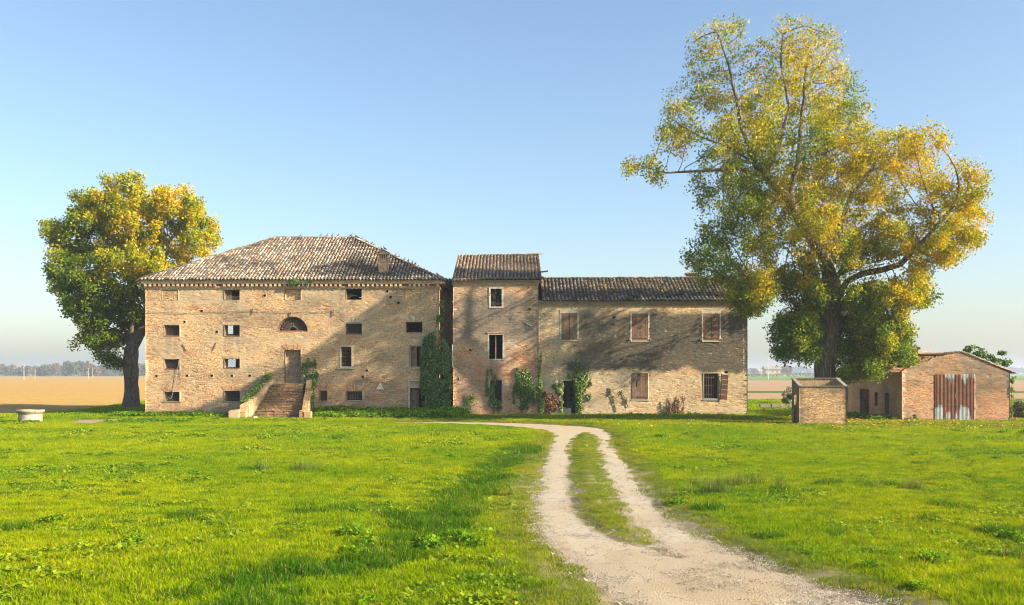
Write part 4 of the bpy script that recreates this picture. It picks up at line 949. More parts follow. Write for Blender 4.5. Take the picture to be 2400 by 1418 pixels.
# the inner right wall shows lit brick through the slots
wall('inner_wall', M['brick_barn'], barn, (B0+2.4, YR+.5, 0), (0, 1, 0), (-1, 0, 0), 7.5, 2.9, seed=94, du=.15, dw=.075, thick=.2, masks=lambda u, w: (u*0, .5+u*0, u*0))
b = MB(); yb = YR+11.5
wall('rear_wall', M['brick_barn'], barn, (B0, yb, 0), (1, 0, 0), (0, 1, 0), B1-B0, 4.4, seed=95, du=.2, dw=.1, thick=.3, prof=prof_barn)
# right roof slope and remaining rear-left roof
TB = lambda u, v, r: tuple(x*r.uniform(.6, 1.1) for x in r.choice([(.42, .27, .17), (.36, .26, .18), (.3, .24, .18), (.46, .36, .26)]))
b = MB(); dk = MB(); xr0 = B0+(B1-B0)*.56
roof_slope(b, (B1+.35, YR-.05, 3.05), (B1+.35, yb, 3.05), (xr0, YR-.05, 4.33), (xr0, yb, 4.33), dk, pal=TB, seed=31, pu=.25)
roof_slope(b, (B0-.5, yb, 3.0), (B0-.35, YR+2.3, 2.98), (B0+1.9, yb, 4.62), (B0+2.0, YR+2.3, 4.60), dk, pal=TB, seed=33, pu=.27, sag=.22, gaps=.22)
rf = b.build('roof', M['tile'], barn); dk.build('roof_deck', M['inner'], rf)
b = MB()
for k in range(8):
    y_ = YR+1.8+k*.12; b.bar((B0-.45+random.uniform(-.25, .1), y_, 2.98+random.uniform(-.08, .08)), (B0+1.95+random.uniform(-.3, .2), y_+random.uniform(-.15, .15), 4.62+random.uniform(-.14, .08)), .09, .05, random.choice([(.34, .24, .16), (.46, .36, .25), (.24, .18, .13)]))
for k in range(9): b.bar((B0-.55+.3*k, YR+1.7, 3.02+.2*k+random.uniform(-.03, .1)), (B0-.5+.3*k+random.uniform(-.4, .3), YR+4.2, 3.06+.2*k+random.uniform(-.1, .2)), .12, .05, random.choice([(.42, .33, .24), (.5, .42, .32)]))
b.bar((B0+1.8, YR+2.6, 4.40), (B0+4.0, YR+2.8, 4.22), .16, .12, (.33, .24, .17)); b.bar((B0+2.2, YR+3, 4.25), (B0+3.6, YR+.4, 4.22), .12, .1, (.4, .3, .2)); b.bar((B0-1.1, YR+1.9, 2.95), (B0+.5, YR+1.6, 3.28), .12, .08, (.42, .32, .24))
b.bar((B0+1.2, YR+1.7, 4.25), (B0+2.6, YR+1.9, 4.5), .12, .06, (.46, .38, .28))
b.build('broken_rafters', M['wood'], rf)
b = MB()
b.box(B0+.0, B0+.28, YR+1.8, YR+2.3, 2.9, 3.75, (.0, .4, .0), .03); b.box(B0+.3, B0+1.3, YR+2.3, YR+2.6, 2.6, 3.4, (.2, .3, .0), .04); b.box(B0+1.3, B0+1.9, YR+2.3, YR+2.6, 2.6, 4.15, (.2, .3, .0), .04); b.box(B0+1.9, B0+3.0, YR+2.3, YR+2.6, 2.6, 4.1, (0, .4, 0), .04); b.build('broken_pier', M['brick_barn'], barn)
# corrugated doors
def corr(x0, x1, z0, z1, y, name, sd):
    n = int((x1-x0)/.012); xs = np.linspace(x0, x1, n+1); nz = 40; zs = np.linspace(z0, z1, nz+1)
    Xg, Zg = np.meshgrid(xs, zs); ph = Xg/.083*2*np.pi; Yg = y+.016*np.sin(ph)
    patch = fbm(Xg*1.3, Zg*.6, sd); white = sstep(.67, .74, patch+.22*sstep(.4, .1, zs[-1]-Zg)*sstep(.5, .7, vn(Xg*3, Zg*0, sd))+.22*(vn(Xg*11, Zg*.4, sd+4)-.5)+.07*sstep(.45, .3, (Zg-z0)/(z1-z0)-.0))
    rust = np.stack([(.20+.1*vn(Xg*2, Zg*3, 5)), .085+.035*vn(Xg*2, Zg*3, 6), .055+0*Xg], -1); wh = np.stack([.46+0*Xg, .50+0*Xg, .49+0*Xg], -1)
    deep = (np.sin(ph) > .1)[..., None]
    C = rust*(1-white[..., None])+wh*white[..., None]; C = np.where(deep, C*.8*(1-.5*(1-white[..., None])), C)
    Cl = fbm(Xg*9, Zg*.5, sd+2)[..., None]; C = C*(.7+.6*Cl)
    V = np.stack([Xg, Yg, Zg], -1).reshape(-1, 3); i = np.arange(V.shape[0]).reshape(Xg.shape)
    q = np.stack([i[:-1, :-1], i[:-1, 1:], i[1:, 1:], i[1:, :-1]], -1).reshape(-1, 4)
    return mesh_obj(name, np_mesh(name, V, q, cols=C.reshape(-1, 3)), M['rust'], barn)
dx0, dx1, dz1 = B0+DB[0]+.01, B0+DB[1]-.01, DB[3]; dxm = (dx0+dx1)/2+.02
for k, (a, c) in enumerate(((dx0, dxm-.008), (dxm+.008, dx1))):
    d_ = corr(a, c, .06, dz1+.02, YR-.03, 'door', 101+k*7)
    b = MB(); b.box(a, c, YR+.0, YR+.03, .95, 1.05, (.16, .07, .05)); b.box(a, c, YR+.0, YR+.03, dz1-.3, dz1-.22, (.16, .07, .05)); b.box(a, a+.06, YR+.0, YR+.028, .06, dz1, (.16, .07, .05)); b.box(a+.004, c-.004, YR-.052, YR-.046, 1.02, 1.035, (.08, .05, .04)); b.build('door_frame', M['iron'], d_)
    for z in (.9, 2.5):
        b = MB(); xx = a-.06 if k == 0 else c-.06; b.box(xx, xx+.12, YR-.06, YR-.045, z, z+.05, (.12, .06, .05)); b.build('hinge', M['iron'], d_)

# ================================================================== WELL
wx, wy = xf(71, 57), 57.
well = empty('well', (wx, wy, 0), 'round pale stone well with a wide rim at the edge of the field', 'well')
b = MB(); b.lathe(wx, wy, [(.66, -.1), (.655, .3), (.645, .62), (.65, .66)], 40, (.42, .355, .27)); b.build('shaft', M['stone'], well, True)
b = MB(); b.lathe(wx, wy, [(.66, .64), (.72, .70), (.78, .78), (.79, .86), (.76, .88), (.52, .885), (.50, .84), (.48, .5), (.48, .0)], 40, (.34, .28, .20), .01); b.build('rim', M['stone'], well)

# ================================================================== distance: poles, far houses
def pole(px, ptop, pbot, Y, r, c, label, arm=False):
    x = xf(px, Y); o = empty('utility_pole', (x, Y, 0), label, 'utility pole', 'poles along the horizon')
    b = MB(); b.tube([(x, Y, -.2), (x, Y, zf(ptop, Y))], [r, r*.7], 8, c); b.build('pole', M['sign'], o)
    if arm: b = MB(); b.box(x-.7*r*6, x+.7*r*6, Y-.08, Y+.08, zf(ptop, Y)-.7, zf(ptop, Y)-.5, c); b.build('crossarm', M['sign'], o)
pole(56, 850, 883, 420, .15, (.52, .52, .52), 'tall white pole at the left, in front of the far trees')
pole(68, 863, 881, 470, .11, (.35, .25, .18), 'short brown pole just right of the tall white pole', False)
pole(82, 861, 883, 400, .11, (.5, .42, .38), 'thin grey pole second to the right of the tall white pole')
pole(207, 862, 880, 480, .13, (.5, .36, .24), 'brown pole, left one of the pair left of the poplar trunk')
pole(217, 862, 880, 500, .13, (.5, .36, .24), 'brown pole, right one of the pair left of the poplar trunk')
pole(322, 852, 876, 450, .15, (.52, .52, .52), 'white pole between the poplar trunk and the farmhouse corner', False)
pole(1801, 836, 876, 420, .14, (.62, .60, .55), 'taller pale pole beside the far orange house')
pole(1783, 853, 873, 600, .14, (.45, .42, .4), 'thin pole left of the taller pole near the far house')
o = empty('far_house', (xf(1822, 900), 900, 0), 'far off house with pale orange walls and a grey roof on the right horizon', 'house')
b = MB(); hx = xf(1822, 900); b.box(hx-11, hx+11, 900, 912, -1, 7.2, (.60, .42, .25)); b.build('wall', M['sign'], o)
b = MB(); b.add([(hx-12, 899, 7.), (hx+12, 899, 7.), (hx+12, 913, 7.), (hx-12, 913, 7.), (hx-12, 906, 10.4), (hx+12, 906, 10.4)], [(0, 1, 5, 4), (2, 3, 4, 5), (0, 4, 3), (1, 2, 5)], (.3, .25, .22)); b.build('roof', M['sign'], o)
for k in range(5):
    b = MB(); b.box(hx-9+k*4, hx-7.6+k*4, 899.9, 900.1, 3.8, 5.6, (.15, .13, .12)); b.build('window', M['sign'], o)
o = empty('far_barn', (xf(1795, 1000), 1000, 0), 'far off white shed with a pale roof left of the orange house', 'shed')
b = MB(); hx = xf(1796, 1000); b.box(hx-7, hx+6, 1000, 1012, -1, 5., (.6, .58, .55)); b.build('wall', M['sign'], o)
b = MB(); b.add([(hx-8, 999, 4.8), (hx+7, 999, 4.8), (hx+7, 1013, 4.8), (hx-8, 1013, 4.8), (hx-8, 1006, 8.), (hx+7, 1006, 8.)], [(0, 1, 5, 4), (2, 3, 4, 5), (0, 4, 3), (1, 2, 5)], (.45, .36, .3)); b.build('roof', M['sign'], o)

# ------------------------------------------------------------------ foliage helpers
def leaf_mesh(name, pts, size, cols, normal_bias=None, bias=0., aspect=1.0, seed=1):
    rng = np.random.default_rng(seed); n = len(pts); N = rng.normal(size=(n, 3))
    if normal_bias is not None: N = N+np.array(normal_bias)*bias*1.0
    N /= np.linalg.norm(N, axis=1)[:, None]+1e-9
    A = np.cross(N, rng.normal(size=(n, 3))); A /= np.linalg.norm(A, axis=1)[:, None]+1e-9; B = np.cross(N, A)
    s = np.asarray(size).reshape(-1, 1)*np.ones((n, 1))
    V = np.stack([pts-A*s*.5, pts+B*s*.45*aspect-A*s*.08+N*s*.08, pts+A*s*.55, pts-B*s*.45*aspect-A*s*.08+N*s*.08], 1).reshape(-1, 3)
    q = np.arange(n*4).reshape(n, 4); C = np.repeat(cols, 4, axis=0)
    return np_mesh(name, V, q, cols=C)

def in_ell(p, e):
    return ((p[:, 0]-e[0])/e[3])**2+((p[:, 1]-e[1])/e[4])**2+((p[:, 2]-e[2])/e[5])**2

def lit_ok(p, rv=.5):
    """does the shadow of p stay off the parts of the fronts that are sunlit in the photograph?"""
    t = (65.6-p[1])/LD[1]
    if t < 0: return True
    x = p[0]+LD[0]*t; z = p[2]+LD[2]*t
    if z < -.3: return True
    px = 1200+x/65.6*F; py = HY-(z-H)/65.6*F
    if 330 < px < 1035 and z < 9.6:
        line = np.interp(px, [330, 410, 540, 620, 700, 820, 880, 940, 1035], [1010, 985, 922, 885, 838, 748, 705, 670, 655]); return py > line+8*random.random() and rv < .62
    if 1266 < px < 1752 and z < 9: return not (py > 872+14*math.sin(px*.03)+random.uniform(-12, 10)) and rv < .36
    if 1062 <= px <= 1262: return rv < .06 if py > 760 else rv < .16
    return True

def grow_tree(name, label, base, lobes, limbs, natt, tipr, baser, colf, leaf_n, leaf_s, step=.42, infl=3.2, kill=.7, seed=1, carve=False, crown_label=None, sig=.3, dens=None, group=None, clear=False):
    rng = np.random.default_rng(seed); random.seed(seed)
    # lobes: (px, py, rx, ry, Y, ryd)  in photo pixels at depth Y
    att = []
    tot = sum(l[2]*l[3]*(l[6] if len(l) > 6 else 1) for l in lobes)
    for l in lobes:
        Y = l[4]; k = int(natt*l[2]*l[3]*(l[6] if len(l) > 6 else 1)/tot); s = Y/F; d = rng.normal(size=(k, 3)); d /= np.linalg.norm(d, axis=1)[:, None]
        r = rng.random(k)**(1/2.4); c = P(l[0], l[1], Y); q = np.array(c)+d*r[:, None]*np.array([l[2]*s, l[5], l[3]*s])
        n = fbm(q[:, 0]*.35+seed, q[:, 2]*.35+q[:, 1]*.2, seed+7, 2); q = q[n > (.385 if seed == 5 else .345)]
        att.append(q)
    att = np.concatenate(att); att = att[att[:, 2] > .5]
    if carve:
        out = []
        for a in att:
            rv = random.random()
            if lit_ok(a, rv): out.append(a); continue
            for dy in (-1.5, -3, 1.5, -4.5, 3, -6, -7.5, 4.5, -9):
                f = (a[1]+dy)/a[1]; c = np.array([a[0]*f, a[1]+dy, H+(a[2]-H)*f])
                if lit_ok(c, rv): out.append(c); break
        att = np.array(out)
    nodes = []; par = []
    def addn(p, q): nodes.append(np.array(p, float)); par.append(q); return len(nodes)-1
    for (start, pts) in limbs:      # start: None or (limb index, point index) ; pts world
        pts = [np.array(p, float) for p in pts]
        if start is None: last = addn(pts[0], -1); pts = pts[1:]
        else:
            nn = np.array(nodes); last = int(np.argmin(((nn-pts[0])**2).sum(1)))
        for p in pts:
            a = nodes[last]; L = np.linalg.norm(p-a); m = max(1, int(L/step))
            for k in range(1, m+1):
                w = (vn(k*.6+len(nodes)*.01, last*.1, seed)-.5)*.14; last = addn(a+(p-a)*k/m+np.array([w, w*.7, 0])*(k < m), last)
    alive = np.ones(len(att), bool); nearest = np.full(len(att), -1); nd = np.full(len(att), 1e9)
    def upd(i0):
        new = np.array(nodes[i0:])
        for c0 in range(0, len(new), 400):
            D = ((att[:, None, :]-new[None, c0:c0+400])**2).sum(2); j = D.argmin(1); dm = D[np.arange(len(att)), j]
            b_ = dm < nd; nd[b_] = dm[b_]; nearest[b_] = j[b_]+i0+c0
    upd(0); it = 0; nch = {}
    while it < 140:
        it += 1; alive &= nd > kill**2; act = np.nonzero(alive & (nd < (infl*(1+.03*it))**2))[0]
        if len(act) == 0:
            if not alive.any(): break
            infl *= 1.4
            if infl > 40: break
            continue
        d = att[act]-np.array(nodes)[nearest[act]]; d /= np.linalg.norm(d, axis=1)[:, None]; acc = {}
        for k, v in zip(nearest[act], d): acc.setdefault(int(k), []).append(v)
        i0 = len(nodes)
        for k, vs in acc.items():
            if nch.get(k, 0) >= 3: continue
            nch[k] = nch.get(k, 0)+1
            v = np.sum(vs, 0); pr_ = nodes[k]-nodes[par[k]] if par[k] >= 0 else np.array([0, 0, 1.]); pr_ = pr_/(np.linalg.norm(pr_)+1e-9)
            v = v/(np.linalg.norm(v)+1e-9)+pr_*.35+np.array([0, 0, .10])+rng.normal(size=3)*.12; v /= np.linalg.norm(v); addn(nodes[k]+v*step, k)
        if len(nodes) > 26000 or len(nodes) == i0: break
        upd(i0)
    N = len(nodes); P_ = np.array(nodes); cnt = np.zeros(N); ch = [[] for _ in range(N)]
    for i in range(N):
        if par[i] >= 0: ch[par[i]].append(i)
    for i in range(N-1, -1, -1):
        if not ch[i]: cnt[i] += 1
        if par[i] >= 0: cnt[par[i]] += cnt[i]
    ex = math.log(cnt[0])/math.log(baser/tipr); rad = tipr*cnt**(1/ex)
    root = empty(name, base, label, 'tree', group)
    b = MB()
    done = set(); stack = [(0, None)]
    while stack:
        s0, pv = stack.pop(); chain = [] if pv is None else [pv]; i = s0
        while True:
            chain.append(i)
            if not ch[i]: break
            cs = sorted(ch[i], key=lambda k: -cnt[k])
            for k in cs[1:]: stack.append((k, i))
            i = cs[0]
        rr_ = [rad[k] for k in chain]
        if pv is not None: rr_[0] = min(rad[pv]*.9, rad[chain[1]]*1.25)
        rmx = rr_[0 if pv is None else 1]
        if rmx < tipr*1.02 and len(chain) > 2 and random.random() < .0: continue
        for k in range(1, len(rr_)): rr_[k] = max(rr_[k], rr_[k-1]*.90)
        pts = [P_[k] for k in chain]
        if pv is None:
            rr_ = [r*(1+.55*math.exp(-max(0, p[2]-base[2])/.55)) for r, p in zip(rr_, pts)]
        n = 14 if rmx > .3 else 8 if rmx > .1 else 5 if rmx > .035 else 3
        b0 = len(b.v); b.tube(pts, rr_, n, (1, 1, 1), cap=False)
        if rmx > .12:      # bark ridges
            for k in range(b0, len(b.v)):
                li = (k-b0)//n; c = pts[li]; v = np.array(b.v[k]); dv = v-c; th = (k-b0) % n
                b.v[k] = tuple(c+dv*(1+.13*(float(vn(th*1.7, v[2]*.9, seed+3))-.5)*2))
    b.build('trunk', M['bark'], root, smooth=True)
    tips = np.array([i for i in range(N) if cnt[i] <= 3 and i > 30]); tp = P_[tips]
    if dens is not None: w = np.array([dens(p) for p in tp])
    else: w = np.ones(len(tp))
    k = rng.poisson(leaf_n*w/len(tp)); src = np.repeat(np.arange(len(tp)), k)
    clump = rng.normal(size=(len(tp), 3))*sig*.5
    L = tp[src]+clump[src]+np.clip(rng.normal(size=(len(src), 3)), -2, 2)*sig*np.array([1, 1, .9])
    if clear:
        lp, lq = pix(L); dm = np.full(len(L), 1e9)
        for (_, pts) in limbs[:7]:
            A_ = np.array([[1200+p[0]/p[1]*F, HY-(p[2]-H)/p[1]*F] for p in pts]); dm = np.minimum(dm, linedist(A_, lp, lq))
        fk = np.full(len(L), 1e9)
        for (_, pts) in limbs[:3]:
            A_ = np.array([[1200+p[0]/p[1]*F, HY-(p[2]-H)/p[1]*F] for p in pts if HY-(p[2]-H)/p[1]*F > 590]); fk = np.minimum(fk, linedist(A_, lp, lq))
        kf = ~((fk < 20) & (L[:, 1] < base[1]+.6) & (lq < 815) & (rng.random(len(L)) < .8)); L, src, dm, lp, lq = L[kf], src[kf], dm[kf], lp[kf], lq[kf]
        kl = ~((dm < 10) & (L[:, 1] < base[1]+.6) & (rng.random(len(L)) < .62)); L, src = L[kl], src[kl]
    if carve:
        t_ = (65.6-L[:, 1])/LD[1]; xs_ = L[:, 0]+LD[0]*t_; zs_ = L[:, 2]+LD[2]*t_; qx = 1200+xs_/65.6*F; qy = HY-(zs_-H)/65.6*F
        ln = np.interp(qx, [330, 410, 540, 620, 700, 820, 880, 940, 1035], [1010, 985, 922, 885, 838, 748, 705, 670, 655])
        pk = np.ones(len(L)); ok_ = (t_ > 0) & (zs_ > -.3) & (zs_ < 9.6)
        pk = np.where(ok_ & (qx > 330) & (qx < 1045), np.where(qy > ln, .62, .08), pk)
        tg_ = -L[:, 2]/LD[2]; g1 = L[:, 0]+LD[0]*tg_; g2 = L[:, 1]+LD[1]*tg_; pk = np.where((g2 > 61.5) & (g2 < 65.6) & (g1 > -25) & (g1 < -2), .55, pk)
        pk = np.where(ok_ & (qx >= 1045) & (qx < 1264), .10, pk)
        pk = np.where(ok_ & (qx >= 1264) & (qx < 1756), np.where(qy > 872+14*np.sin(qx*.03), .06, .34), pk)
        rv_ = .6*rng.random(len(tp))[src]+.4*rng.random(len(L)); kl = rv_ < pk*.85+.15*(pk >= 1); L, src = L[kl], src[kl]
    C = colf(L, rng, src, len(tp))
    S = leaf_s*rng.uniform(.65, 1.3, len(L))
    o = mesh_obj('crown', leaf_mesh('crown', L, S, C, (.5, -.7, .55), .55, seed=seed), M['leaf'], root)
    print(name, 'nodes', N, 'leaves', len(L))
    return root

def pix(L): return 1200+L[:, 0]/L[:, 1]*F, HY-(L[:, 2]-H)/L[:, 1]*F
GREEN = np.array([.13, .21, .012]); YGR = np.array([.36, .385, .010]); YEL = np.array([.72, .49, .008]); ORG = np.array([.56, .28, .012])
def autumn(a, rng, n):
    a = np.clip(a, 0, 1)[:, None]
    c = np.where(a < .5, GREEN+(YGR-GREEN)*a*2, YGR+(YEL-YGR)*(a-.5)*2)
    pick = (rng.random(n) < .07*a[:, 0])[:, None]; c = np.where(pick, ORG, c); return c*rng.uniform(.7, 1.25, (n, 1))
YEL_A = [(1690, 140, 130, 140), (1880, 160, 150, 170), (1620, 330, 150, 120), (1790, 260, 200, 150), (1730, 480, 130, 110), (1890, 500, 130, 110), (2160, 470, 190, 200), (2230, 540, 130, 130), (1960, 400, 160, 140), (1760, 650, 70, 110), (1700, 680, 60, 70), (2120, 620, 120, 60), (1870, 600, 60, 60), (1500, 380, 80, 60)]
def col_big(L, rng, src, nt):
    px, py = pix(L); a = np.zeros(len(L))
    for (cx, cy, rx, ry) in YEL_A: a = np.maximum(a, 1.25-((px-cx)/rx)**2*.7-((py-cy)/ry)**2*.7)
    tipv = rng.normal(size=nt)*.2
    a = .23+.48*np.clip(a, 0, 1)+(fbm(L[:, 0]*.9, L[:, 2]*.9+L[:, 1]*.5, 5)-.5)*1.15+tipv[src]+rng.normal(size=len(L))*.16
    a = a-.22*sstep(640, 800, py)-.25*sstep(1.5, 5, L[:, 1]-58.5)+.1*(L[:, 0]-18)/8
    # a few green masses inside the upper crown
    for (cx, cy, rx, ry) in ((1760, 420, 60, 90), (2000, 220, 30, 60), (1900, 340, 60, 60), (1640, 400, 50, 50), (1680, 560, 60, 120)): a = a-.45*np.exp(-((px-cx)/rx)**2-((py-cy)/ry)**2)
    return autumn(a, rng, len(L))
YB_ = 58.5
big_lobes = [(1695, 165, 85, 115, 58, 3.0, .75), (1865, 150, 110, 115, 58, 3.2, .8), (1620, 300, 85, 100, 57.5, 2.6, .8), (1555, 398, 85, 42, 57, 2.0, 1.3), (1500, 385, 35, 25, 56.6, 1., 1.6), (1960, 250, 65, 105, 59, 3.0, 1), (1800, 350, 150, 150, 58, 4., .9),
             (1960, 430, 150, 140, 58, 5., 1), (2120, 400, 120, 105, 58, 4.5, 1), (2215, 480, 95, 120, 57.5, 4, 1), (2130, 560, 140, 80, 57.5, 5, 1), (1730, 500, 110, 100, 57.5, 4., 1), (1880, 540, 120, 110, 57, 5., 1),
             (1690, 610, 80, 70, 57.5, 3, .9), (1760, 665, 65, 65, 57, 3, .9), (1930, 660, 120, 80, 58.5, 5, 1), (2060, 680, 105, 90, 58.5, 4.5, 1), (1868, 790, 62, 65, 58, 2.6, 1.1), (2040, 800, 95, 75, 58.5, 3.4, 1.1), (2010, 865, 50, 32, 58, 2.4, 1.2), (1750, 720, 25, 30, 57, 1.5, .8), (1915, 745, 85, 60, 60.5, 2.6, 1.1)]
Q = lambda x, y, d=0: P(x, y, YB_+d)
limbs = [(None, [(xf(1933, YB_), YB_, -.15), Q(1932, 860), Q(1938, 800), Q(1948, 740), Q(1958, 700)]),
         (1, [Q(1958, 700), Q(1945, 650), Q(1930, 600, .5), Q(1905, 565, .5), Q(1870, 520, .6), Q(1850, 450, .5), Q(1870, 380, 0), Q(1880, 280), Q(1890, 160)]),
         (1, [Q(1958, 700), Q(1985, 660, -.5), Q(2020, 642, -1), Q(2070, 632, -1.5), Q(2110, 620, -2), Q(2170, 560, -2.5), Q(2230, 490, -2.5)]),
         (1, [Q(1945, 650), Q(1960, 560, 1), Q(1990, 470, 1), Q(2040, 400, 1)]),
         (1, [Q(1905, 565, .5), Q(1850, 470, .3), Q(1800, 415, .2), Q(1770, 385, -.3), Q(1720, 350, -.8), Q(1640, 320, -1), Q(1560, 270, -1.2)]),
         (1, [Q(1800, 415, .2), Q(1830, 330, 0), Q(1850, 250, -.5), Q(1830, 150, -.5), Q(1835, 80, -.5)]),
         (1, [Q(1770, 385, -.3), Q(1735, 290, -.5), Q(1715, 180, -.8), Q(1690, 100, -1)]),
         (1, [Q(1800, 415, .2), Q(1730, 395, -1), Q(1650, 400, -1.5), Q(1560, 405, -2), Q(1490, 385, -2)]),
         (1, [Q(1945, 660), Q(1880, 650, -1.5), Q(1810, 660, -2), Q(1750, 650, -2.3)]),
         (1, [Q(1850, 450, .5), Q(1830, 430, 0)]),
         (1, [Q(1938, 800), Q(1905, 790, -.6), Q(1860, 780, -1)]), (1, [Q(1945, 760), Q(1990, 770, -1), Q(2050, 790, -1.5)])]
def dens_big(p):
    px = 1200+p[0]/p[1]*F; py = HY-(p[2]-H)/p[1]*F
    return float(.30+.80*sstep(150, 420, py)-.25*sstep(1650, 1540, px)+.45*sstep(600, 760, py))
grow_tree('poplar_tree', 'huge yellow and green poplar towering between the long house and the barn', (xf(1933, YB_), YB_, 0), big_lobes, limbs, 8600, .0105, .62, col_big, 410000, .12, seed=3, carve=True, sig=.25, dens=dens_big, clear=True, step=.40, kill=.55)

# left tree
YQ = 80.
def col_left(L, rng, src, nt):
    px, py = pix(L); a = .66-.34*sstep(340, 130, px)-.48*sstep(520, 740, py-.35*(px-300))+(fbm(L[:, 0]*.7, L[:, 2]*.7, 15)-.5)*1.2+rng.normal(size=nt)[src]*.2+rng.normal(size=len(L))*.12
    return autumn(a, rng, len(L))
q = lambda x, y, d=0: P(x, y, YQ+d)
left_lobes = [(310, 475, 95, 62, 80, 4), (415, 500, 68, 62, 80, 4, 1), (468, 560, 45, 55, 80, 3, 1), (215, 500, 60, 60, 80, 3.5), (155, 580, 65, 58, 79, 3.5), (118, 640, 68, 55, 79, 3, 1), (300, 580, 140, 110, 80, 5.5), (220, 680, 120, 75, 79, 4.5), (390, 640, 90, 90, 79.5, 5), (290, 750, 70, 55, 80, 4, 1), (235, 790, 58, 45, 80, 2.8, 1.1), (258, 850, 30, 25, 79.5, 1.5, 1.2), (350, 740, 60, 60, 81, 4)]
limbs = [(None, [(xf(306, YQ), YQ, -.2), q(308, 900), q(305, 850), q(308, 815)]),
         (1, [q(308, 815), q(330, 780), q(355, 730), q(370, 650), q(400, 560)]), (1, [q(308, 815), q(290, 760), q(270, 680), q(220, 600), q(170, 580)]), (1, [q(308, 815), q(310, 730, -1), q(315, 620, -1.5), q(320, 500, -1)]), (1, [q(355, 730), q(300, 640, -1.5), q(260, 540, -1.5)]),
         (1, [q(290, 760), q(220, 720, 1), q(140, 670, 1)]), (1, [q(308, 830), q(270, 800, -1), q(245, 830, -1)])]
grow_tree('poplar_tree', 'round poplar turning yellow, standing behind the left corner of the farmhouse', (xf(306, YQ), YQ, 0), left_lobes, limbs, 3800, .014, .56, col_left, 112000, .17, seed=5, sig=.28, step=.5, kill=.75)

# ------------------------------------------------------------------ far trees
def far_tree(px, ptop, wpx, Y, label, green, grp='hazy trees on the horizon', cat='tree', nl=420, base_y=None):
    x = xf(px, Y); top = zf(ptop, Y); w = wpx/2/F*Y; rng = np.random.default_rng(int(px*3+ptop))
    o = empty('far_tree', (x, Y, 0), label, cat, grp)
    b = MB(); b.tube([(x, Y, -1), (x+.2, Y, top*.7)], [w*.07+.15, .1], 6, (1, 1, 1)); b.build('trunk', M['bark'], o)
    nb = 9; pts = []
    for k in range(nb):
        cx = x+rng.uniform(-.6, .6)*w; cz = top*rng.uniform(.30, .78); r = min(w*.55, top*.32)*rng.uniform(.7, 1.1)
        if cz+r > top: cz = top-r
        d = rng.normal(size=(nl//nb, 3)); d /= np.linalg.norm(d, axis=1)[:, None]; pts.append(np.array([cx, Y, cz])+d*r*rng.random((nl//nb, 1))**.35)
    L = np.concatenate(pts); L = L[L[:, 2] > .3]; C = np.array(green)[None]*rng.uniform(.7, 1.3, (len(L), 1))
    mesh_obj('crown', leaf_mesh('crown', L, max(1.2, w*.22), C, (.5, -.7, .5), .6), M['far_leaf'], o)
FT = [(-60, 856, 60), (15, 853, 62), (58, 857, 40), (78, 856, 30), (104, 850, 34), (122, 848, 30), (140, 851, 36), (170, 845, 46), (192, 846, 42), (215, 850, 40), (240, 851, 44), (262, 852, 40), (288, 850, 40), (325, 850, 34), (350, 852, 40), (-110, 858, 60)]
ORDN = 'first second third fourth fifth sixth seventh eighth ninth tenth eleventh twelfth thirteenth fourteenth fifteenth sixteenth'.split()
for n_, (px, pt, w_) in enumerate(sorted(FT)):
    g_ = [(.09, .11, .045), (.14, .13, .06), (.20, .14, .06), (.11, .12, .05)][(n_*7) % 4]
    far_tree(px, pt, w_*1.15, 900+(n_*37 % 5)*35, ('hazy far tree beyond the tan field, %s from the left in its row' % ORDN[n_]), g_, nl=700)
rng = np.random.default_rng(4)
def wood(name, x0, x1, Y, h, n, c, label):
    x = rng.uniform(x0, x1, n); hh = h*(.45+.9*fbm(x*.012, x*0, 7)); L = np.stack([x, Y+rng.uniform(-20, 20, n), hh*rng.random(n)**.6], -1)
    o = mesh_obj(name, leaf_mesh(name, L, h*.33, np.array(c)[None]*rng.uniform(.7, 1.3, (n, 1)), (.5, -.7, .5), .6), M['far_leaf']); tag(o, label, 'wood', kind='stuff')
wood('far_wood', -520, -300, 985, 5.5, 3000, (.09, .10, .045), 'low hedge of dark bushes under the far trees')
wood('far_wood', 400, 1700, 2100, 16, 9000, (.10, .115, .06), 'low bluish wood along the right horizon')
wood('far_wood', 150, 290, 800, 3.0, 1800, (.10, .12, .05), 'low dark hedge line in front of the far orange house')
far_tree(1845, 853, 34, 850, 'bare brownish bush right of the far orange house', (.22, .17, .12), 'bushes by the far house')
far_tree(1770, 862, 26, 1200, 'hazy low tree left of the far white shed', (.12, .13, .07), 'bushes by the far house')

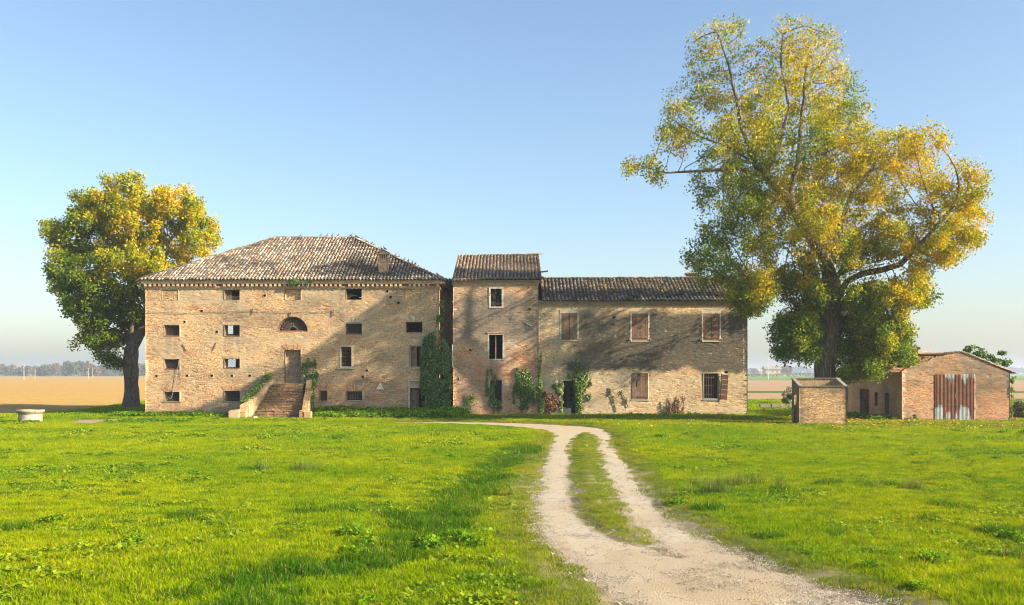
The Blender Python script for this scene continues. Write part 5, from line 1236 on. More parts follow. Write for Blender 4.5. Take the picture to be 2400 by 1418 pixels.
# ------------------------------------------------------------------ ivies and bushes on the buildings
def ivy(name, label, cat, Y, lobes, n, size, cols, stems=(), thick=.35, mat='ivy', seed=1, out=0.05, group=None, part='leaves'):
    rng = np.random.default_rng(seed); pts = []; tot = sum(l[2]*l[3] for l in lobes)
    for l in lobes:
        k = int(n*l[2]*l[3]/tot); s = Y/F; d = rng.normal(size=(k, 3)); d /= np.linalg.norm(d, axis=1)[:, None]; r = rng.random(k)**.45
        c = P(l[0], l[1], Y-out); T = l[4] if len(l) > 4 else thick
        q_ = np.array(c)+d*r[:, None]*np.array([l[2]*s, T, l[3]*s]); q_[:, 1] = np.minimum(q_[:, 1], Y-out+.0)-np.abs(rng.normal(size=k))*.02; pts.append(q_)
    L = np.concatenate(pts); nn = fbm(L[:, 0]*2.2, L[:, 2]*2.2, seed+3, 3); L = L[nn > .36]; L = L[L[:, 2] > .02]
    C = np.array([cols[i] for i in rng.integers(0, len(cols), len(L))])*rng.uniform(.65, 1.35, (len(L), 1))
    bx = P(lobes[0][0], lobes[0][1], Y); root = empty(name, (bx.x, Y-.2, 0), label, cat, group)
    mesh_obj(part, leaf_mesh(part, L, size*rng.uniform(.7, 1.3, len(L)), C, (.2, -1, .35), 1.3, seed=seed), M[mat], root)
    b = MB()
    if not stems: stems = [[(lobes[0][0]+random.uniform(-3, 3), 978), (lobes[0][0], lobes[0][1])]]
    for st in stems:
        b.tube([P(x, min(y, 977), Y-out) for x, y in st], [.025*(1-.6*i/len(st))+.006 for i in range(len(st))], 5, (1, 1, 1))
    b.build('stem', M['bark'], root)
    return root
DG = [(.07, .15, .02), (.05, .12, .018), (.09, .18, .022), (.12, .21, .025)]; MG = [(.14, .24, .025), (.10, .19, .02), (.20, .29, .03)]
ivy('ivy', 'tall dense green ivy climbing the corner between the farmhouse and the narrow house', 'ivy', YM, [(1010, 900, 26, 58, .5), (1024, 850, 36, 62, .6), (1018, 815, 28, 38, .5), (1031, 755, 8, 36, .2), (1036, 722, 6, 24, .15), (1014, 940, 26, 28, .5), (1002, 860, 16, 50, .4), (1040, 900, 22, 66, .4), (1036, 850, 20, 60, .4)], 34000, .12, DG, [[(1025, 978), (1028, 850), (1033, 720)], [(1010, 978), (1012, 860)]], .5, seed=3)
ivy('ivy', 'dark ivy filling the bottom of the gap beside the narrow house', 'ivy', 67.6, [(1048, 920, 14, 60, .6), (1046, 850, 12, 30, .4), (1040, 960, 20, 20, .6)], 6000, .12, DG[:3], [[(1048, 978), (1046, 860)]], seed=4)
ivy('ivy', 'leafy ivy bush against the narrow house, right of its barred window', 'ivy', YT, [(1222, 905, 15, 40, .3), (1240, 925, 22, 32, .35), (1210, 925, 9, 30, .2), (1213, 875, 6, 16, .15), (1232, 885, 8, 22, .15), (1242, 890, 4, 18, .1), (1225, 945, 18, 16, .3)], 4200, .105, MG+DG, [[(1225, 975), (1218, 920), (1211, 862)], [(1235, 975), (1240, 900), (1243, 875)]], seed=5)
ivy('ivy', 'thin vine climbing the joint between the narrow house and the long house', 'ivy', YT-.05, [(1265, 870, 3.5, 38, .1), (1266, 905, 6, 22, .2), (1268, 840, 2, 18, .06), (1270, 945, 8, 26, .25)], 1500, .10, MG, [[(1264, 978), (1263, 900), (1264, 832)]], seed=6)
ivy('ivy', 'straggling ivy growing up over the barred ground floor window of the narrow house', 'ivy', YT, [(1153, 920, 8, 22, .15), (1141, 910, 4, 24, .1), (1143, 875, 2.5, 12, .08), (1152, 870, 2.5, 10, .06), (1160, 890, 3, 18, .06), (1158, 945, 16, 12, .15), (1170, 955, 8, 8, .1)], 1300, .085, DG+MG, [[(1163, 978), (1152, 940), (1142, 900), (1141, 862)], [(1158, 975), (1154, 900), (1153, 866)], [(1168, 978), (1175, 940)], [(1154, 900), (1168, 905), (1164, 885)]], seed=7)
ivy('ivy', 'sparse ivy twigs low on the narrow house wall at its left', 'ivy', YT, [(1100, 940, 12, 22, .1), (1112, 930, 6, 10, .08), (1095, 960, 8, 12, .1)], 420, .075, MG, [[(1098, 978), (1100, 940), (1112, 922)], [(1098, 970), (1090, 930)], [(1100, 975), (1106, 950), (1118, 945)]], seed=8)
ivy('ivy', 'spiky ivy bush spraying up beside the dark doorway of the long house', 'ivy', YL, [(1358, 925, 13, 45, .4), (1352, 900, 10, 25, .35), (1366, 895, 12, 16, .3), (1344, 868, 3, 26, .12), (1352, 865, 4, 24, .12), (1362, 862, 2.5, 20, .1), (1374, 878, 5, 16, .1), (1384, 868, 4, 10, .08), (1385, 890, 4, 16, .08), (1333, 882, 3, 8, .08), (1378, 930, 8, 14, .2), (1357, 955, 10, 20, .35)], 5200, .10, DG+MG+[(.3, .3, .04)], [[(1358, 978), (1356, 900), (1345, 845)], [(1358, 950), (1364, 890), (1386, 862)], [(1356, 930), (1355, 880), (1352, 842)], [(1360, 940), (1380, 900), (1388, 885)], [(1356, 920), (1362, 870), (1364, 845)], [(1350, 900), (1330, 875)]], seed=9)
ivy('ivy', 'green ivy hanging inside the dark doorway of the long house', 'ivy', YL+.35, [(1336, 935, 13, 38, .15), (1330, 900, 11, 14, .1)], 1600, .10, [(.03, .07, .02), (.04, .09, .02)], [[(1336, 978), (1334, 900)]], seed=10)
ivy('ivy', 'pale green ivy left of the dark doorway of the long house', 'ivy', YL, [(1310, 915, 9, 12, .25), (1316, 935, 5, 40, .25), (1302, 905, 8, 8, .2), (1316, 905, 6, 14, .2)], 1500, .10, MG+[(.2, .2, .05)], [[(1314, 978), (1313, 920)], [(1314, 940), (1300, 905)]], seed=11)
ivy('creeper', 'rust red creeper low on the long house wall left of the doorway', 'creeper', YL, [(1288, 945, 20, 24, .3), (1278, 935, 10, 18, .25), (1302, 945, 8, 20, .25)], 3000, .09, [(.24, .075, .03), (.16, .05, .022), (.32, .14, .05), (.11, .10, .03)], [[(1290, 978), (1286, 930)], [(1280, 978), (1278, 925)]], seed=12)
ivy('weed_bush', 'dark bush growing behind the top of the right staircase parapet', 'bush', YM-.1, [(720, 858, 6, 22, .2), (712, 868, 5, 20, .2), (730, 865, 6, 18, .2), (738, 855, 4, 14, .15), (722, 880, 14, 14, .3), (742, 878, 5, 8, .2), (735, 895, 8, 18, .25)], 3000, .10, DG, [[(722, 900), (721, 840)], [(725, 895), (740, 850)], [(720, 895), (710, 850)]], seed=13)
ivy('ivy', 'ivy trailing down the right outer face of the staircase parapet', 'ivy', 63.8, [(735, 915, 4, 26, .4), (733, 945, 3, 22, .4), (737, 895, 5, 12, .4)], 1500, .09, DG+MG, [[(735, 970), (735, 890)]], seed=14)
ivy('weeds', 'clump of green weeds sprouting from the cornice above the farmhouse top windows', 'weeds', YM-.25, [(690, 660, 14, 8, .12), (728, 661, 6, 7, .1), (684, 663, 8, 6, .1), (700, 663, 8, 5, .1)], 1100, .09, [(.14, .22, .025), (.09, .16, .02)], [[(690, 664), (692, 654)], [(728, 664), (728, 655)]], seed=15)
ivy('dry_plant', 'dried reddish brown stalks against the base of the long house wall', 'plant', YL-.1, [(1570, 958, 8, 18, .15), (1582, 950, 8, 24, .15), (1600, 945, 3.5, 26, .1), (1593, 960, 10, 14, .15), (1562, 945, 2, 14, .1)], 1100, .07, [(.24, .10, .06), (.30, .18, .10), (.15, .08, .05)], [[(1600, 976), (1601, 950), (1606, 928)], [(1580, 976), (1582, 935)], [(1566, 976), (1561, 935)], [(1572, 976), (1570, 945)], [(1590, 976), (1592, 940)]], seed=16)
ivy('creeper', 'two thin green creeper strands on the lower wall of the long house', 'creeper', YL, [(1430, 920, 3, 14, .05), (1438, 935, 3, 12, .05), (1457, 920, 2, 6, .05), (1468, 940, 3, 8, .05)], 260, .07, [(.12, .15, .03)], [[(1445, 965), (1436, 935), (1426, 908)], [(1472, 955), (1465, 935), (1456, 914)]], seed=17)
for (px, w_) in ((1425, 8), (1520, 14), (1545, 8), (1625, 10), (1640, 6), (1400, 8), (1477, 8), (1735, 10)):
    pass
# ivy over the left staircase parapet, laid along its slope
rng = np.random.default_rng(77); n = 15000; t = rng.random(n); L = np.stack([-16.4-.95*t+rng.normal(size=n)*.10-.10, 65.0-3.0*t, 2.86-1.85*t+rng.normal(size=n)*.09+.02], -1)
side = rng.random(n) < .5; L[side, 0] = -16.62-.95*t[side]-np.abs(rng.normal(size=side.sum()))*.05; L[side, 2] -= rng.random(side.sum())*.9*(1-t[side]*.6)
nn = fbm(L[:, 1]*1.4, L[:, 2]*2, 5, 3); L = L[(nn > .33) & (rng.random(n) > t*.45)]
o = empty('ivy', (-17, 63.5, 0), 'ivy spilling over the left parapet of the outside staircase', 'ivy')
mesh_obj('leaves', leaf_mesh('leaves', L, .095*rng.uniform(.7, 1.3, len(L)), np.array([(MG+DG)[i] for i in rng.integers(0, 7, len(L))]), (.2, -.8, .7), 1.), M['ivy'], o)
b = MB(); b.tube([(-16.5, 64.9, 2.8), (-17, 63.4, 1.9), (-17.4, 62, 1.0)], .025, 5, (1, 1, 1)); b.build('stem', M['bark'], o)
# fig bush behind the barn
def bush(name, label, cat, base, lobes, n, size, cols, stems, seed=1):
    rng = np.random.default_rng(seed); o = empty(name, base, label, cat); pts = []
    tot = sum(l[3]*l[4] for l in lobes)
    for l in lobes:
        k = int(n*l[3]*l[4]/tot); d = rng.normal(size=(k, 3)); d /= np.linalg.norm(d, axis=1)[:, None]; c = P(l[0], l[1], l[2]); s = l[2]/F
        pts.append(np.array(c)+d*rng.random((k, 1))**.5*np.array([l[3]*s, l[5], l[4]*s]))
    L = np.concatenate(pts); L = L[fbm(L[:, 0]*2, L[:, 2]*2, seed, 2) > .36]; L = L[L[:, 2] > .0]
    mesh_obj('leaves', leaf_mesh('leaves', L, size*rng.uniform(.7, 1.3, len(L)), np.array([cols[i] for i in rng.integers(0, len(cols), len(L))]), (.4, -.6, .8), 1., seed=seed), M['ivy'], o)
    b = MB()
    for st in stems: b.tube([P(*p) for p in st], [.03, .02, .01][:len(st)] if len(st) <= 3 else .03, 5, (1, 1, 1))
    b.build('stem', M['bark'], o); return o
yf = 70.6
bush('fig_bush', 'dark green fig bush rising behind the barn roof', 'bush', (xf(2310, yf), yf, 0), [(2290, 830, yf, 26, 10, 1.), (2280, 818, yf, 14, 10, .8), (2300, 815, yf, 10, 8, .6), (2330, 838, yf, 22, 8, .8), (2350, 828, yf, 12, 6, .5), (2345, 850, yf, 24, 14, 1.), (2310, 850, yf, 40, 14, 1.), (2266, 822, yf, 9, 5, .4)], 2600, .20, DG+MG[:2], [[(2320, 960, yf), (2318, 880, yf), (2290, 830, yf)], [(2322, 960, yf), (2340, 870, yf), (2352, 830, yf)], [(2318, 950, yf), (2300, 860, yf), (2268, 823, yf)]], 21)
bush('weed_bush', 'small leafy sprig growing beside the right corner of the barn', 'bush', (xf(2372, 60), 60, 0), [(2372, 893, 60, 6, 7, .3), (2375, 885, 60, 4, 4, .2), (2372, 920, 60, 4, 14, .2)], 260, .12, MG, [[(2372, 980, 60), (2371, 930, 60), (2372, 890, 60)]], 22)
bush('tall_grass_bush', 'tall olive green weeds at the right edge beyond the barn corner', 'bush', (xf(2400, 62), 62, 0), [(2395, 965, 62, 24, 26, 1.), (2430, 960, 62, 30, 28, 1.), (2388, 950, 62, 12, 14, .6)], 4200, .11, [(.13, .17, .05), (.17, .19, .07), (.09, .13, .04)], [[(2395, 988, 62), (2394, 960, 62), (2392, 935, 62)], [(2410, 988, 62), (2412, 960, 62), (2415, 930, 62)]], 23)
bush('weed_bush', 'dark low bush beside the rubble wall left of the hut', 'bush', (xf(1845, 78), 78, 0), [(1845, 938, 78, 12, 8, .8), (1855, 930, 78, 10, 10, .8)], 900, .14, [(.05, .08, .03), (.08, .1, .04)], [[(1848, 955, 78), (1848, 940, 78), (1850, 928, 78)]], 24)
bush('dry_bush', 'wispy brown bush on the field edge left of the hut', 'bush', (xf(1850, 90), 90, 0), [(1850, 915, 90, 10, 16, .8), (1840, 925, 90, 8, 10, .8)], 420, .12, [(.30, .2, .13), (.22, .16, .1)], [[(1850, 945, 90), (1850, 925, 90), (1852, 903, 90)], [(1848, 945, 90), (1843, 925, 90), (1838, 912, 90)]], 25)
bush('fern', 'small green fern rooted low on the barn front', 'plant', (xf(2147, YR-.1), YR-.1, 0), [(2147, 978, YR-.2, 6, 5, .12), (2143, 974, YR-.2, 4, 3, .1)], 180, .09, MG, [[(2147, 988, YR-.1), (2147, 980, YR-.15), (2146, 975, YR-.15)]], 26)
b = MB()
for k in range(6): b.box(23.6-3+k*.45+random.uniform(-.1, .1), 24.05-3+k*.45, 79.6, 80.2, -.1, .35+.18*random.random(), (.25, .2, .2), .05)
b.build('rubble_wall', M['stone'], None, loc=(22, 80, 0)); tag(bpy.data.objects['rubble_wall'], 'low broken grey rubble wall at the field edge left of the hut', 'wall')

# ------------------------------------------------------------------ pigeons
def pigeon_proto():
    root = empty('pigeon', (0, 0, 0)); b = MB(); n = 10
    prof = [(-.20, .004, .02), (-.15, .02, .03), (-.08, .05, .05), (0, .075, .075), (.06, .072, .09), (.10, .05, .12), (.125, .034, .155), (.14, .036, .185), (.155, .03, .20), (.172, .012, .198), (.19, .003, .19)]
    base = len(b.v)
    for (x, r, z) in prof:
        for k in range(n):
            th = 2*math.pi*k/n; b.v.append((x, math.cos(th)*r*.85, z+math.sin(th)*r+.03)); b.c.append((.10, .10, .12) if x > .08 else (.20, .20, .22))
    for i in range(len(prof)-1):
        for k in range(n): b.f.append((base+i*n+k, base+(i+1)*n+k, base+(i+1)*n+(k+1) % n, base+i*n+(k+1) % n))
    b.build('body', M['feather'], root, smooth=True)
    for s in (-1, 1):
        w = MB(); w.add([(.09, s*.062, .15), (.02, s*.078, .15), (-.12, s*.045, .10), (-.17, s*.03, .07), (-.08, s*.066, .07), (.05, s*.072, .08)], [(0, 1, 2, 3, 4, 5)], (.13, .13, .15)); w.build('wing', M['feather'], root)
        l = MB(); l.tube([(.03, s*.025, .05), (.035, s*.025, 0)], .006, 4, (.4, .12, .1)); l.box(.02, .065, s*.025-.012, s*.025+.012, 0, .006, (.4, .12, .1)); l.build('leg', M['feather'], root)
    k = MB(); k.add([(.185, .006, .225), (.185, -.006, .225), (.215, 0, .215), (.185, 0, .214)], [(0, 2, 1), (1, 2, 3), (0, 3, 2)], (.1, .09, .08)); k.build('beak', M['feather'], root)
    return root
proto = pigeon_proto(); ROOTC = list(proto.children)
def hipx(px):   # world point on the ridge / right hip line seen at this pixel column
    Rr = Vector((RXR, 73.2, RZ)); Rl = Vector((RXL, 73.2, RZ)); Bh = Vector((X1+.30, YE, 9.40))
    t = 0
    if px < 832: x = xf(px, 73.2); return Vector((x, 73.2, RZ))
    lo, hi = 0., 1.
    for _ in range(30):
        m_ = (lo+hi)/2; p = Rr.lerp(Bh, m_); 
        if 1200+p.x/p.y*F < px: lo = m_
        else: hi = m_
    return Rr.lerp(Bh, lo)
PG = [705, 752, 767, 780, 793, 823, 834, 839, 847, 859, 871, 928, 936, 949, 957, 967, 973, 1026]
PO = ORDN+['seventeenth', 'eighteenth']
birds = [(hipx(px)+Vector((0, 0, .10)), 'dark pigeon perched on the farmhouse roof ridge and hip, %s from the left' % PO[i]) for i, px in enumerate(PG)]
capz = z8+.70
birds += [(Vector((xmc-.12, cy+.15, capz-.04)), 'left dark pigeon of the two on the chimney cap'), (Vector((xmc+.1, cy+.1, capz-.02)), 'right dark pigeon of the two on the chimney cap')]
for i, (p, lab) in enumerate(birds):
    if i == 0: o = proto
    else:
        o = proto.copy(); COL.objects.link(o)
        for c_ in ROOTC: d_ = c_.copy(); COL.objects.link(d_); d_.parent = o
    o.location = p; o.rotation_euler = (0, R(random.uniform(-30, -5)), R(random.choice([0, 180, 30, 200, -40])+random.uniform(-20, 20))); o.scale = [.85]*3
    tag(o, lab, 'pigeon', 'pigeons on the farmhouse roof')

# ------------------------------------------------------------------ scatter through geometry nodes (grass, leaves, stones)
def scatter(name, pts, rot, scl, idx, protos, label, cat=None):
    me = bpy.data.meshes.new(name); n = len(pts); me.vertices.add(n); me.vertices.foreach_set('co', np.asarray(pts, np.float32).ravel())
    for nm, tp, key, v in (('rot', 'FLOAT_VECTOR', 'vector', rot), ('scl', 'FLOAT', 'value', scl), ('idx', 'INT', 'value', idx)):
        a = me.attributes.new(nm, tp, 'POINT'); a.data.foreach_set(key, np.ascontiguousarray(v, dtype=np.int32 if tp == 'INT' else np.float32).ravel())
    o = bpy.data.objects.new(name, me); COL.objects.link(o); tag(o, label, cat, kind='stuff')
    cl = bpy.data.collections.new(name+'_kit')
    for i, (m_, mt) in enumerate(protos):
        q_ = bpy.data.objects.new('%s_clump_%02d' % (name, i), m_); m_.materials.append(mt); cl.objects.link(q_)
    g = bpy.data.node_groups.new(name, 'GeometryNodeTree')
    g.interface.new_socket('Geometry', in_out='INPUT', socket_type='NodeSocketGeometry'); g.interface.new_socket('Geometry', in_out='OUTPUT', socket_type='NodeSocketGeometry')
    gi = g.nodes.new('NodeGroupInput'); go = g.nodes.new('NodeGroupOutput'); ip = g.nodes.new('GeometryNodeInstanceOnPoints'); ci = g.nodes.new('GeometryNodeCollectionInfo')
    ci.inputs['Collection'].default_value = cl; ci.inputs['Separate Children'].default_value = True; ci.inputs['Reset Children'].default_value = True
    def na(nm, tp): x = g.nodes.new('GeometryNodeInputNamedAttribute'); x.data_type = tp; x.inputs['Name'].default_value = nm; return x.outputs['Attribute']
    g.links.new(gi.outputs[0], ip.inputs['Points']); g.links.new(ci.outputs[0], ip.inputs['Instance']); ip.inputs['Pick Instance'].default_value = True
    g.links.new(na('idx', 'INT'), ip.inputs['Instance Index']); g.links.new(na('rot', 'FLOAT_VECTOR'), ip.inputs['Rotation']); g.links.new(na('scl', 'FLOAT'), ip.inputs['Scale'])
    g.links.new(ip.outputs[0], go.inputs[0]); md = o.modifiers.new('scatter', 'NODES'); md.node_group = g
    return o
def blades(n, R_, hmin, hmax, w, c0, c1, seed, lean=.5, seg=2, dryp=.09):
    rng = np.random.default_rng(seed); r = R_*np.sqrt(rng.random(n)); th = rng.random(n)*2*np.pi; bx, by = r*np.cos(th), r*np.sin(th)
    fall = 1-.35*(r/R_)**2; h = rng.uniform(hmin, hmax, n)*fall; az = rng.random(n)*2*np.pi; ln = np.abs(rng.normal(size=n))*lean*h; ww = w*rng.uniform(.7, 1.3, n)
    fz = rng.random(n)*2*np.pi; dx, dy = np.cos(fz)*ww/2, np.sin(fz)*ww/2; V = []; 
    lv = [0., .55, 1.] if seg == 2 else [0., 1.]
    for t, ws in ((0., 1.), (.55, .85), (1., .12)):
        ox, oy = bx+np.cos(az)*ln*t*t, by+np.sin(az)*ln*t*t; z = h*t*(1-.15*t*lean)
        V.append(np.stack([ox-dx*ws, oy-dy*ws, z-.01*(t == 0)], -1)); V.append(np.stack([ox+dx*ws, oy+dy*ws, z-.01*(t == 0)], -1))
    V = np.stack(V, 1).reshape(-1, 3); i = np.arange(n)[:, None]*6; q = np.concatenate([i+[0, 1, 3, 2], i+[2, 3, 5, 4]])
    m_ = rng.random((n, 1)); c = np.array(c0)*(1-m_)+np.array(c1)*m_; c = np.where(rng.random((n, 1)) < dryp, np.array([[.42, .33, .12]]), c)*rng.uniform(.8, 1.2, (n, 1))
    cc = np.repeat(c, 6, axis=0).reshape(n, 6, 3)*np.array([.7, .7, .9, .9, 1.1, 1.1])[None, :, None]
    return np_mesh('blades', V, q, cols=cc.reshape(-1, 3))
def broad(n, R_, h, s, cols, seed):
    rng = np.random.default_rng(seed); L = np.stack([rng.normal(size=n)*R_*.5, rng.normal(size=n)*R_*.5, rng.random(n)*h], -1)
    return leaf_mesh('broad', L, s*rng.uniform(.6, 1.3, n), np.array([cols[i] for i in rng.integers(0, len(cols), n)])*rng.uniform(.8, 1.2, (n, 1)), (.1, -.2, 1), 1.6, seed=seed)
GA, GB = (.225, .365, .004), (.38, .47, .005); GD0, GD1 = (.06, .17, .008), (.14, .28, .012)
gp_ = [(blades(330, .33, .035, .10, .010, GA, GB, 1), M['grass']), (blades(330, .33, .03, .08, .010, GA, GB, 2), M['grass']), (blades(300, .33, .04, .12, .011, GA, GB, 3, .8), M['grass']),
       (blades(260, .33, .02, .055, .009, (.22, .32, .02), (.33, .38, .03), 4, .7, dryp=.16), M['grass']),       # short, dry
       (blades(300, .33, .07, .22, .013, GD0, GD1, 5, .7), M['grass']),                                   # tall dark
       (broad(190, .26, .06, .032, [(.16, .30, .02), (.24, .36, .03)], 6), M['grass']),                        # clover
       (broad(90, .30, .09, .06, [(.20, .33, .02), (.13, .24, .02), (.32, .42, .04)], 7), M['grass']),         # broadleaf weeds
       (blades(60, .28, .30, .60, .014, (.22, .27, .06), (.36, .36, .12), 8, .9, dryp=.4), M['grass']),         # tall tussock
       (broad(26, .10, .05, .10, [(.24, .38, .03), (.15, .27, .02)], 9), M['grass'])]                          # rosette
rng = np.random.default_rng(9); PX = []; 
def ring(y0, y1, sp):
    out = []; y = y0
    while y < y1:
        hw = y*.60+1.5; x = np.arange(-hw, hw, sp); out.append(np.stack([x+rng.uniform(-.5, .5, len(x))*sp, np.full(len(x), y)+rng.uniform(-.5, .5, len(x))*sp], -1)); y += sp
    return np.concatenate(out)
G = np.concatenate([ring(10.5, 22, .27), ring(22, 36, .33), ring(36, 62, .45), ring(62, 110, .8)])
sd = road_sd(G[:, 0], G[:, 1]); hh = hgt(G[:, 0], G[:, 1], sd); ins = -sdist(strip_poly, G[:, 0], G[:, 1]); br = sdist(gpoly([(1200, 1330), (1290, 1295), (1500, 1418), (1560, 1500), (1150, 1500)]), G[:, 0], G[:, 1])
dt = linedist(DITCH, G[:, 0], G[:, 1]); sn = sdist(sandy_poly, G[:, 0], G[:, 1])
def inbox(x, y):
    r = (x > X0-.1) & (x < X1+.1) & (y > YM-.1) & (y < YB); r |= (x > T0-.1) & (x < L1+.1) & (y > YT-.05) & (y < 80.5); r |= (x > X1) & (x < T0) & (y > YK) & (y < 80)
    r |= (x > B0) & (x < B1) & (y > YR-.05) & (y < YR+11.5); r |= (x > hx0) & (x < hx0+2.6) & (y > 54.0) & (y < 55.5); r |= (x > -16.9) & (x < -13.3) & (y > 61.9) & (y < YM); r |= np.hypot(x-wx, y-wy) < .75
    return r
# fields are bare
fld = ((G[:, 1] > 65.5) & (G[:, 0] < field_edge(G[:, 1]))) | ((G[:, 1] > 99) & (G[:, 0] < 12)) | ((G[:, 0] > 13) & (G[:, 1] > 104))
fl = fbm(G[:, 0]*.9, G[:, 1]*.9, 71); keep = (sd > .10+.25*(fl-.5)*2*(1)) & ~inbox(G[:, 0], G[:, 1]) & (sn+(fbm(G[:, 0]*.9, G[:, 1]*1.5, 14)-.5)*2.4 > .1) & ~fld
keep &= ~((sd < .6) & (ins < 0) & (G[:, 1] < 32) & (G[:, 0] > 1) & (rng.random(len(G)) < .55)); keep |= (ins > .08)
keep &= np.minimum(linedist(RUT1, G[:, 0], G[:, 1]), linedist(RUT2, G[:, 0], G[:, 1])) > .14
G, sd, hh, ins, br, dt = G[keep], sd[keep], hh[keep], ins[keep], br[keep], dt[keep]; n = len(G)
u = rng.random(n); idx = rng.integers(0, 3, n); scl = rng.uniform(.8, 1.25, n)*np.where(G[:, 1] > 36, 1.5, 1.)*np.where(G[:, 1] > 62, 1.7, 1.)
pn = fbm(G[:, 0]*.5, G[:, 1]*.5, 81); idx = np.where((pn > .58) & (u < .4), 5, idx); idx = np.where((fbm(G[:, 0]*.35, G[:, 1]*.35, 83) > .60) & (u > .80), 6, idx)
short = (ins > 0) | (sd < .9) | (br < 0) & (u < .75); idx = np.where(short, 3, idx)
idx = np.where((fbm(G[:, 0]*.3, G[:, 1]*.8, 87) > .68) & (G[:, 1] < 26) & ~short & (u < .22), 4, idx)
idx = np.where((dt < .75*(.3+fbm(G[:, 0]*.8, G[:, 1]*.8, 5))) & (ins < 0) & (sd > .5) & (u < .75), 4, idx)
rot = np.stack([rng.normal(size=n)*.05, rng.normal(size=n)*.05, rng.random(n)*6.28], -1)
pth = (G[:, 1] > 44) & (np.minimum(road_sd(G[:, 0], G[:, 1]+1.1), road_sd(G[:, 0], G[:, 1]+2.2)) < .3) & (sd > 0); idx = np.where(pth, 3, idx); scl = np.where(pth, scl*.42, scl)
scl = scl*(.75+.5*fbm(G[:, 0]*.3, G[:, 1]*.3, 66))*np.where(ins > 0, .85, 1.)
scatter('grass', np.stack([G[:, 0], G[:, 1], hh-.005], -1), rot, scl, idx, gp_, 'short bright green meadow grass')
print('grass patches', n)
# taller weeds: base of the walls, ditch, tussocks
W = []; WI = []; WS = []
def wband(x0, x1, y0, y1, n, ii, s0, s1):
    for _ in range(n):
        W.append((random.uniform(x0, x1), random.uniform(y0, y1))); WI.append(random.choice(ii)); WS.append(random.uniform(s0, s1))
wband(X0-1.5, -18.2, 63.3, 65., 220, [0, 1, 0], .8, 1.6); wband(-12.9, T0+.5, 62.2, 65.1, 620, [0, 1, 0], 1., 2.0); wband(T0, 16.4, 65.2, 65.9, 200, [0, 1, 2], .35, .8); wband(-12.9, T0+.5, 64.3, 65.1, 160, [0, 1], 1.8, 2.8)
wband(-24, -19, 56, 59.5, 60, [0, 3], .8, 1.4); wband(-29.5, -27.8, 55.6, 56.4, 24, [0, 3], .7, 1.2); wband(16, 19, 52.4, 53.6, 26, [0, 2], .5, 1.); wband(22.2, 23.8, 58.6, 66, 70, [0, 1], .8, 1.5); wband(24, 30.5, 57.9, 58.4, 40, [2, 0], .4, .8)
wband(-16.6, -13.8, 64.5, 65.1, 30, [2, 0], .5, .9)
for (px, py, n_, sp, ii, s0, s1) in ((1690, 1150, 9, .5, [4], .7, 1.2), (1650, 1165, 5, .4, [4], .7, 1.), (700, 1115, 12, 1., [4, 2], .7, 1.2), (1215, 1080, 10, .6, [4], .5, .9), (2155, 1155, 4, .5, [4], .6, .9), (1120, 1180, 10, 1., [3, 4], .6, 1.), (950, 1290, 10, 1., [3, 0], .6, 1.), (1560, 1030, 6, 1.5, [3, 0], .8, 1.2), (2290, 1020, 10, 2.0, [2, 0], .9, 1.5)):
    x_, y_ = GX(px, py)
    for _ in range(n_): W.append((x_+random.gauss(0, sp), y_+random.gauss(0, sp*.6))); WI.append(random.choice(ii)); WS.append(random.uniform(s0, s1))
for rp_ in (RUT1, RUT2):
    for k_ in range(110):
        t_ = random.random()*(len(rp_)-1); i_ = int(t_); f_ = t_-i_; W.append(tuple(rp_[i_]*(1-f_)+rp_[i_+1]*f_+np.array([random.gauss(0, .15), random.gauss(0, .1)]))); WI.append(7); WS.append(random.uniform(.5, .9))
for _ in range(150):
    y_ = 12+random.random()**1.5*45; W.append((random.uniform(-.58, .58)*y_, y_)); WI.append(random.choice([3, 3, 0, 2, 4])); WS.append(random.uniform(.4, .9) if WI[-1] != 4 else random.uniform(.35, .6))
for k in range(10):     # tufts on the steps
    for _ in range(16):
        t_ = random.choice([0, .05, .1, .2, .9, 1., random.random()]); xl, xr = stx((k+1)/ns); W.append((xl+(xr-xl)*t_, YS0-k*stepd-.1)); WI.append(5); WS.append(random.uniform(.35, .8))
W = np.array(W); wsd = road_sd(W[:, 0], W[:, 1]); WI = np.array(WI); WS = np.array(WS); kk = (wsd > .35) & (~inbox(W[:, 0], W[:, 1]) | (WI == 5)); zW = hgt(W[:, 0], W[:, 1], wsd)
st_i = WI == 5; zW[st_i] = zT-sh*(1+np.round((YS0-.1-W[st_i, 1])/stepd)); WI = np.where(st_i, 6, WI); W, WI, WS, zW = W[kk], WI[kk], WS[kk], zW[kk]
NET = [(.16, .33, .02), (.22, .40, .025), (.11, .24, .02), (.30, .44, .04)]
wp = [(broad(220, .28, .20, .075, NET, 31), M['grass']), (broad(190, .26, .26, .08, NET, 32), M['grass']), (blades(120, .22, .10, .30, .014, GA, GB, 33, .7), M['grass']), (broad(24, .12, .08, .12, [(.24, .38, .04), (.3, .42, .06)], 34), M['grass']),
      (blades(46, .22, .30, .62, .015, (.17, .27, .03), (.32, .36, .08), 35, .9, dryp=.2), M['grass']), (broad(10, .1, .1, .1, NET, 36), M['grass']), (blades(90, .20, .04, .16, .014, (.12, .2, .02), (.24, .32, .03), 37, .7), M['grass']), (blades(130, .20, .05, .15, .013, (.06, .16, .007), (.11, .24, .009), 38, .7), M['grass'])]
n = len(W); scatter('weeds', np.stack([W[:, 0], W[:, 1], zW-.01], -1), np.stack([rng.normal(size=n)*.08, rng.normal(size=n)*.08, rng.random(n)*6.28], -1), WS, WI, wp, 'broad leaved weeds and tussocks along the walls and in the meadow')
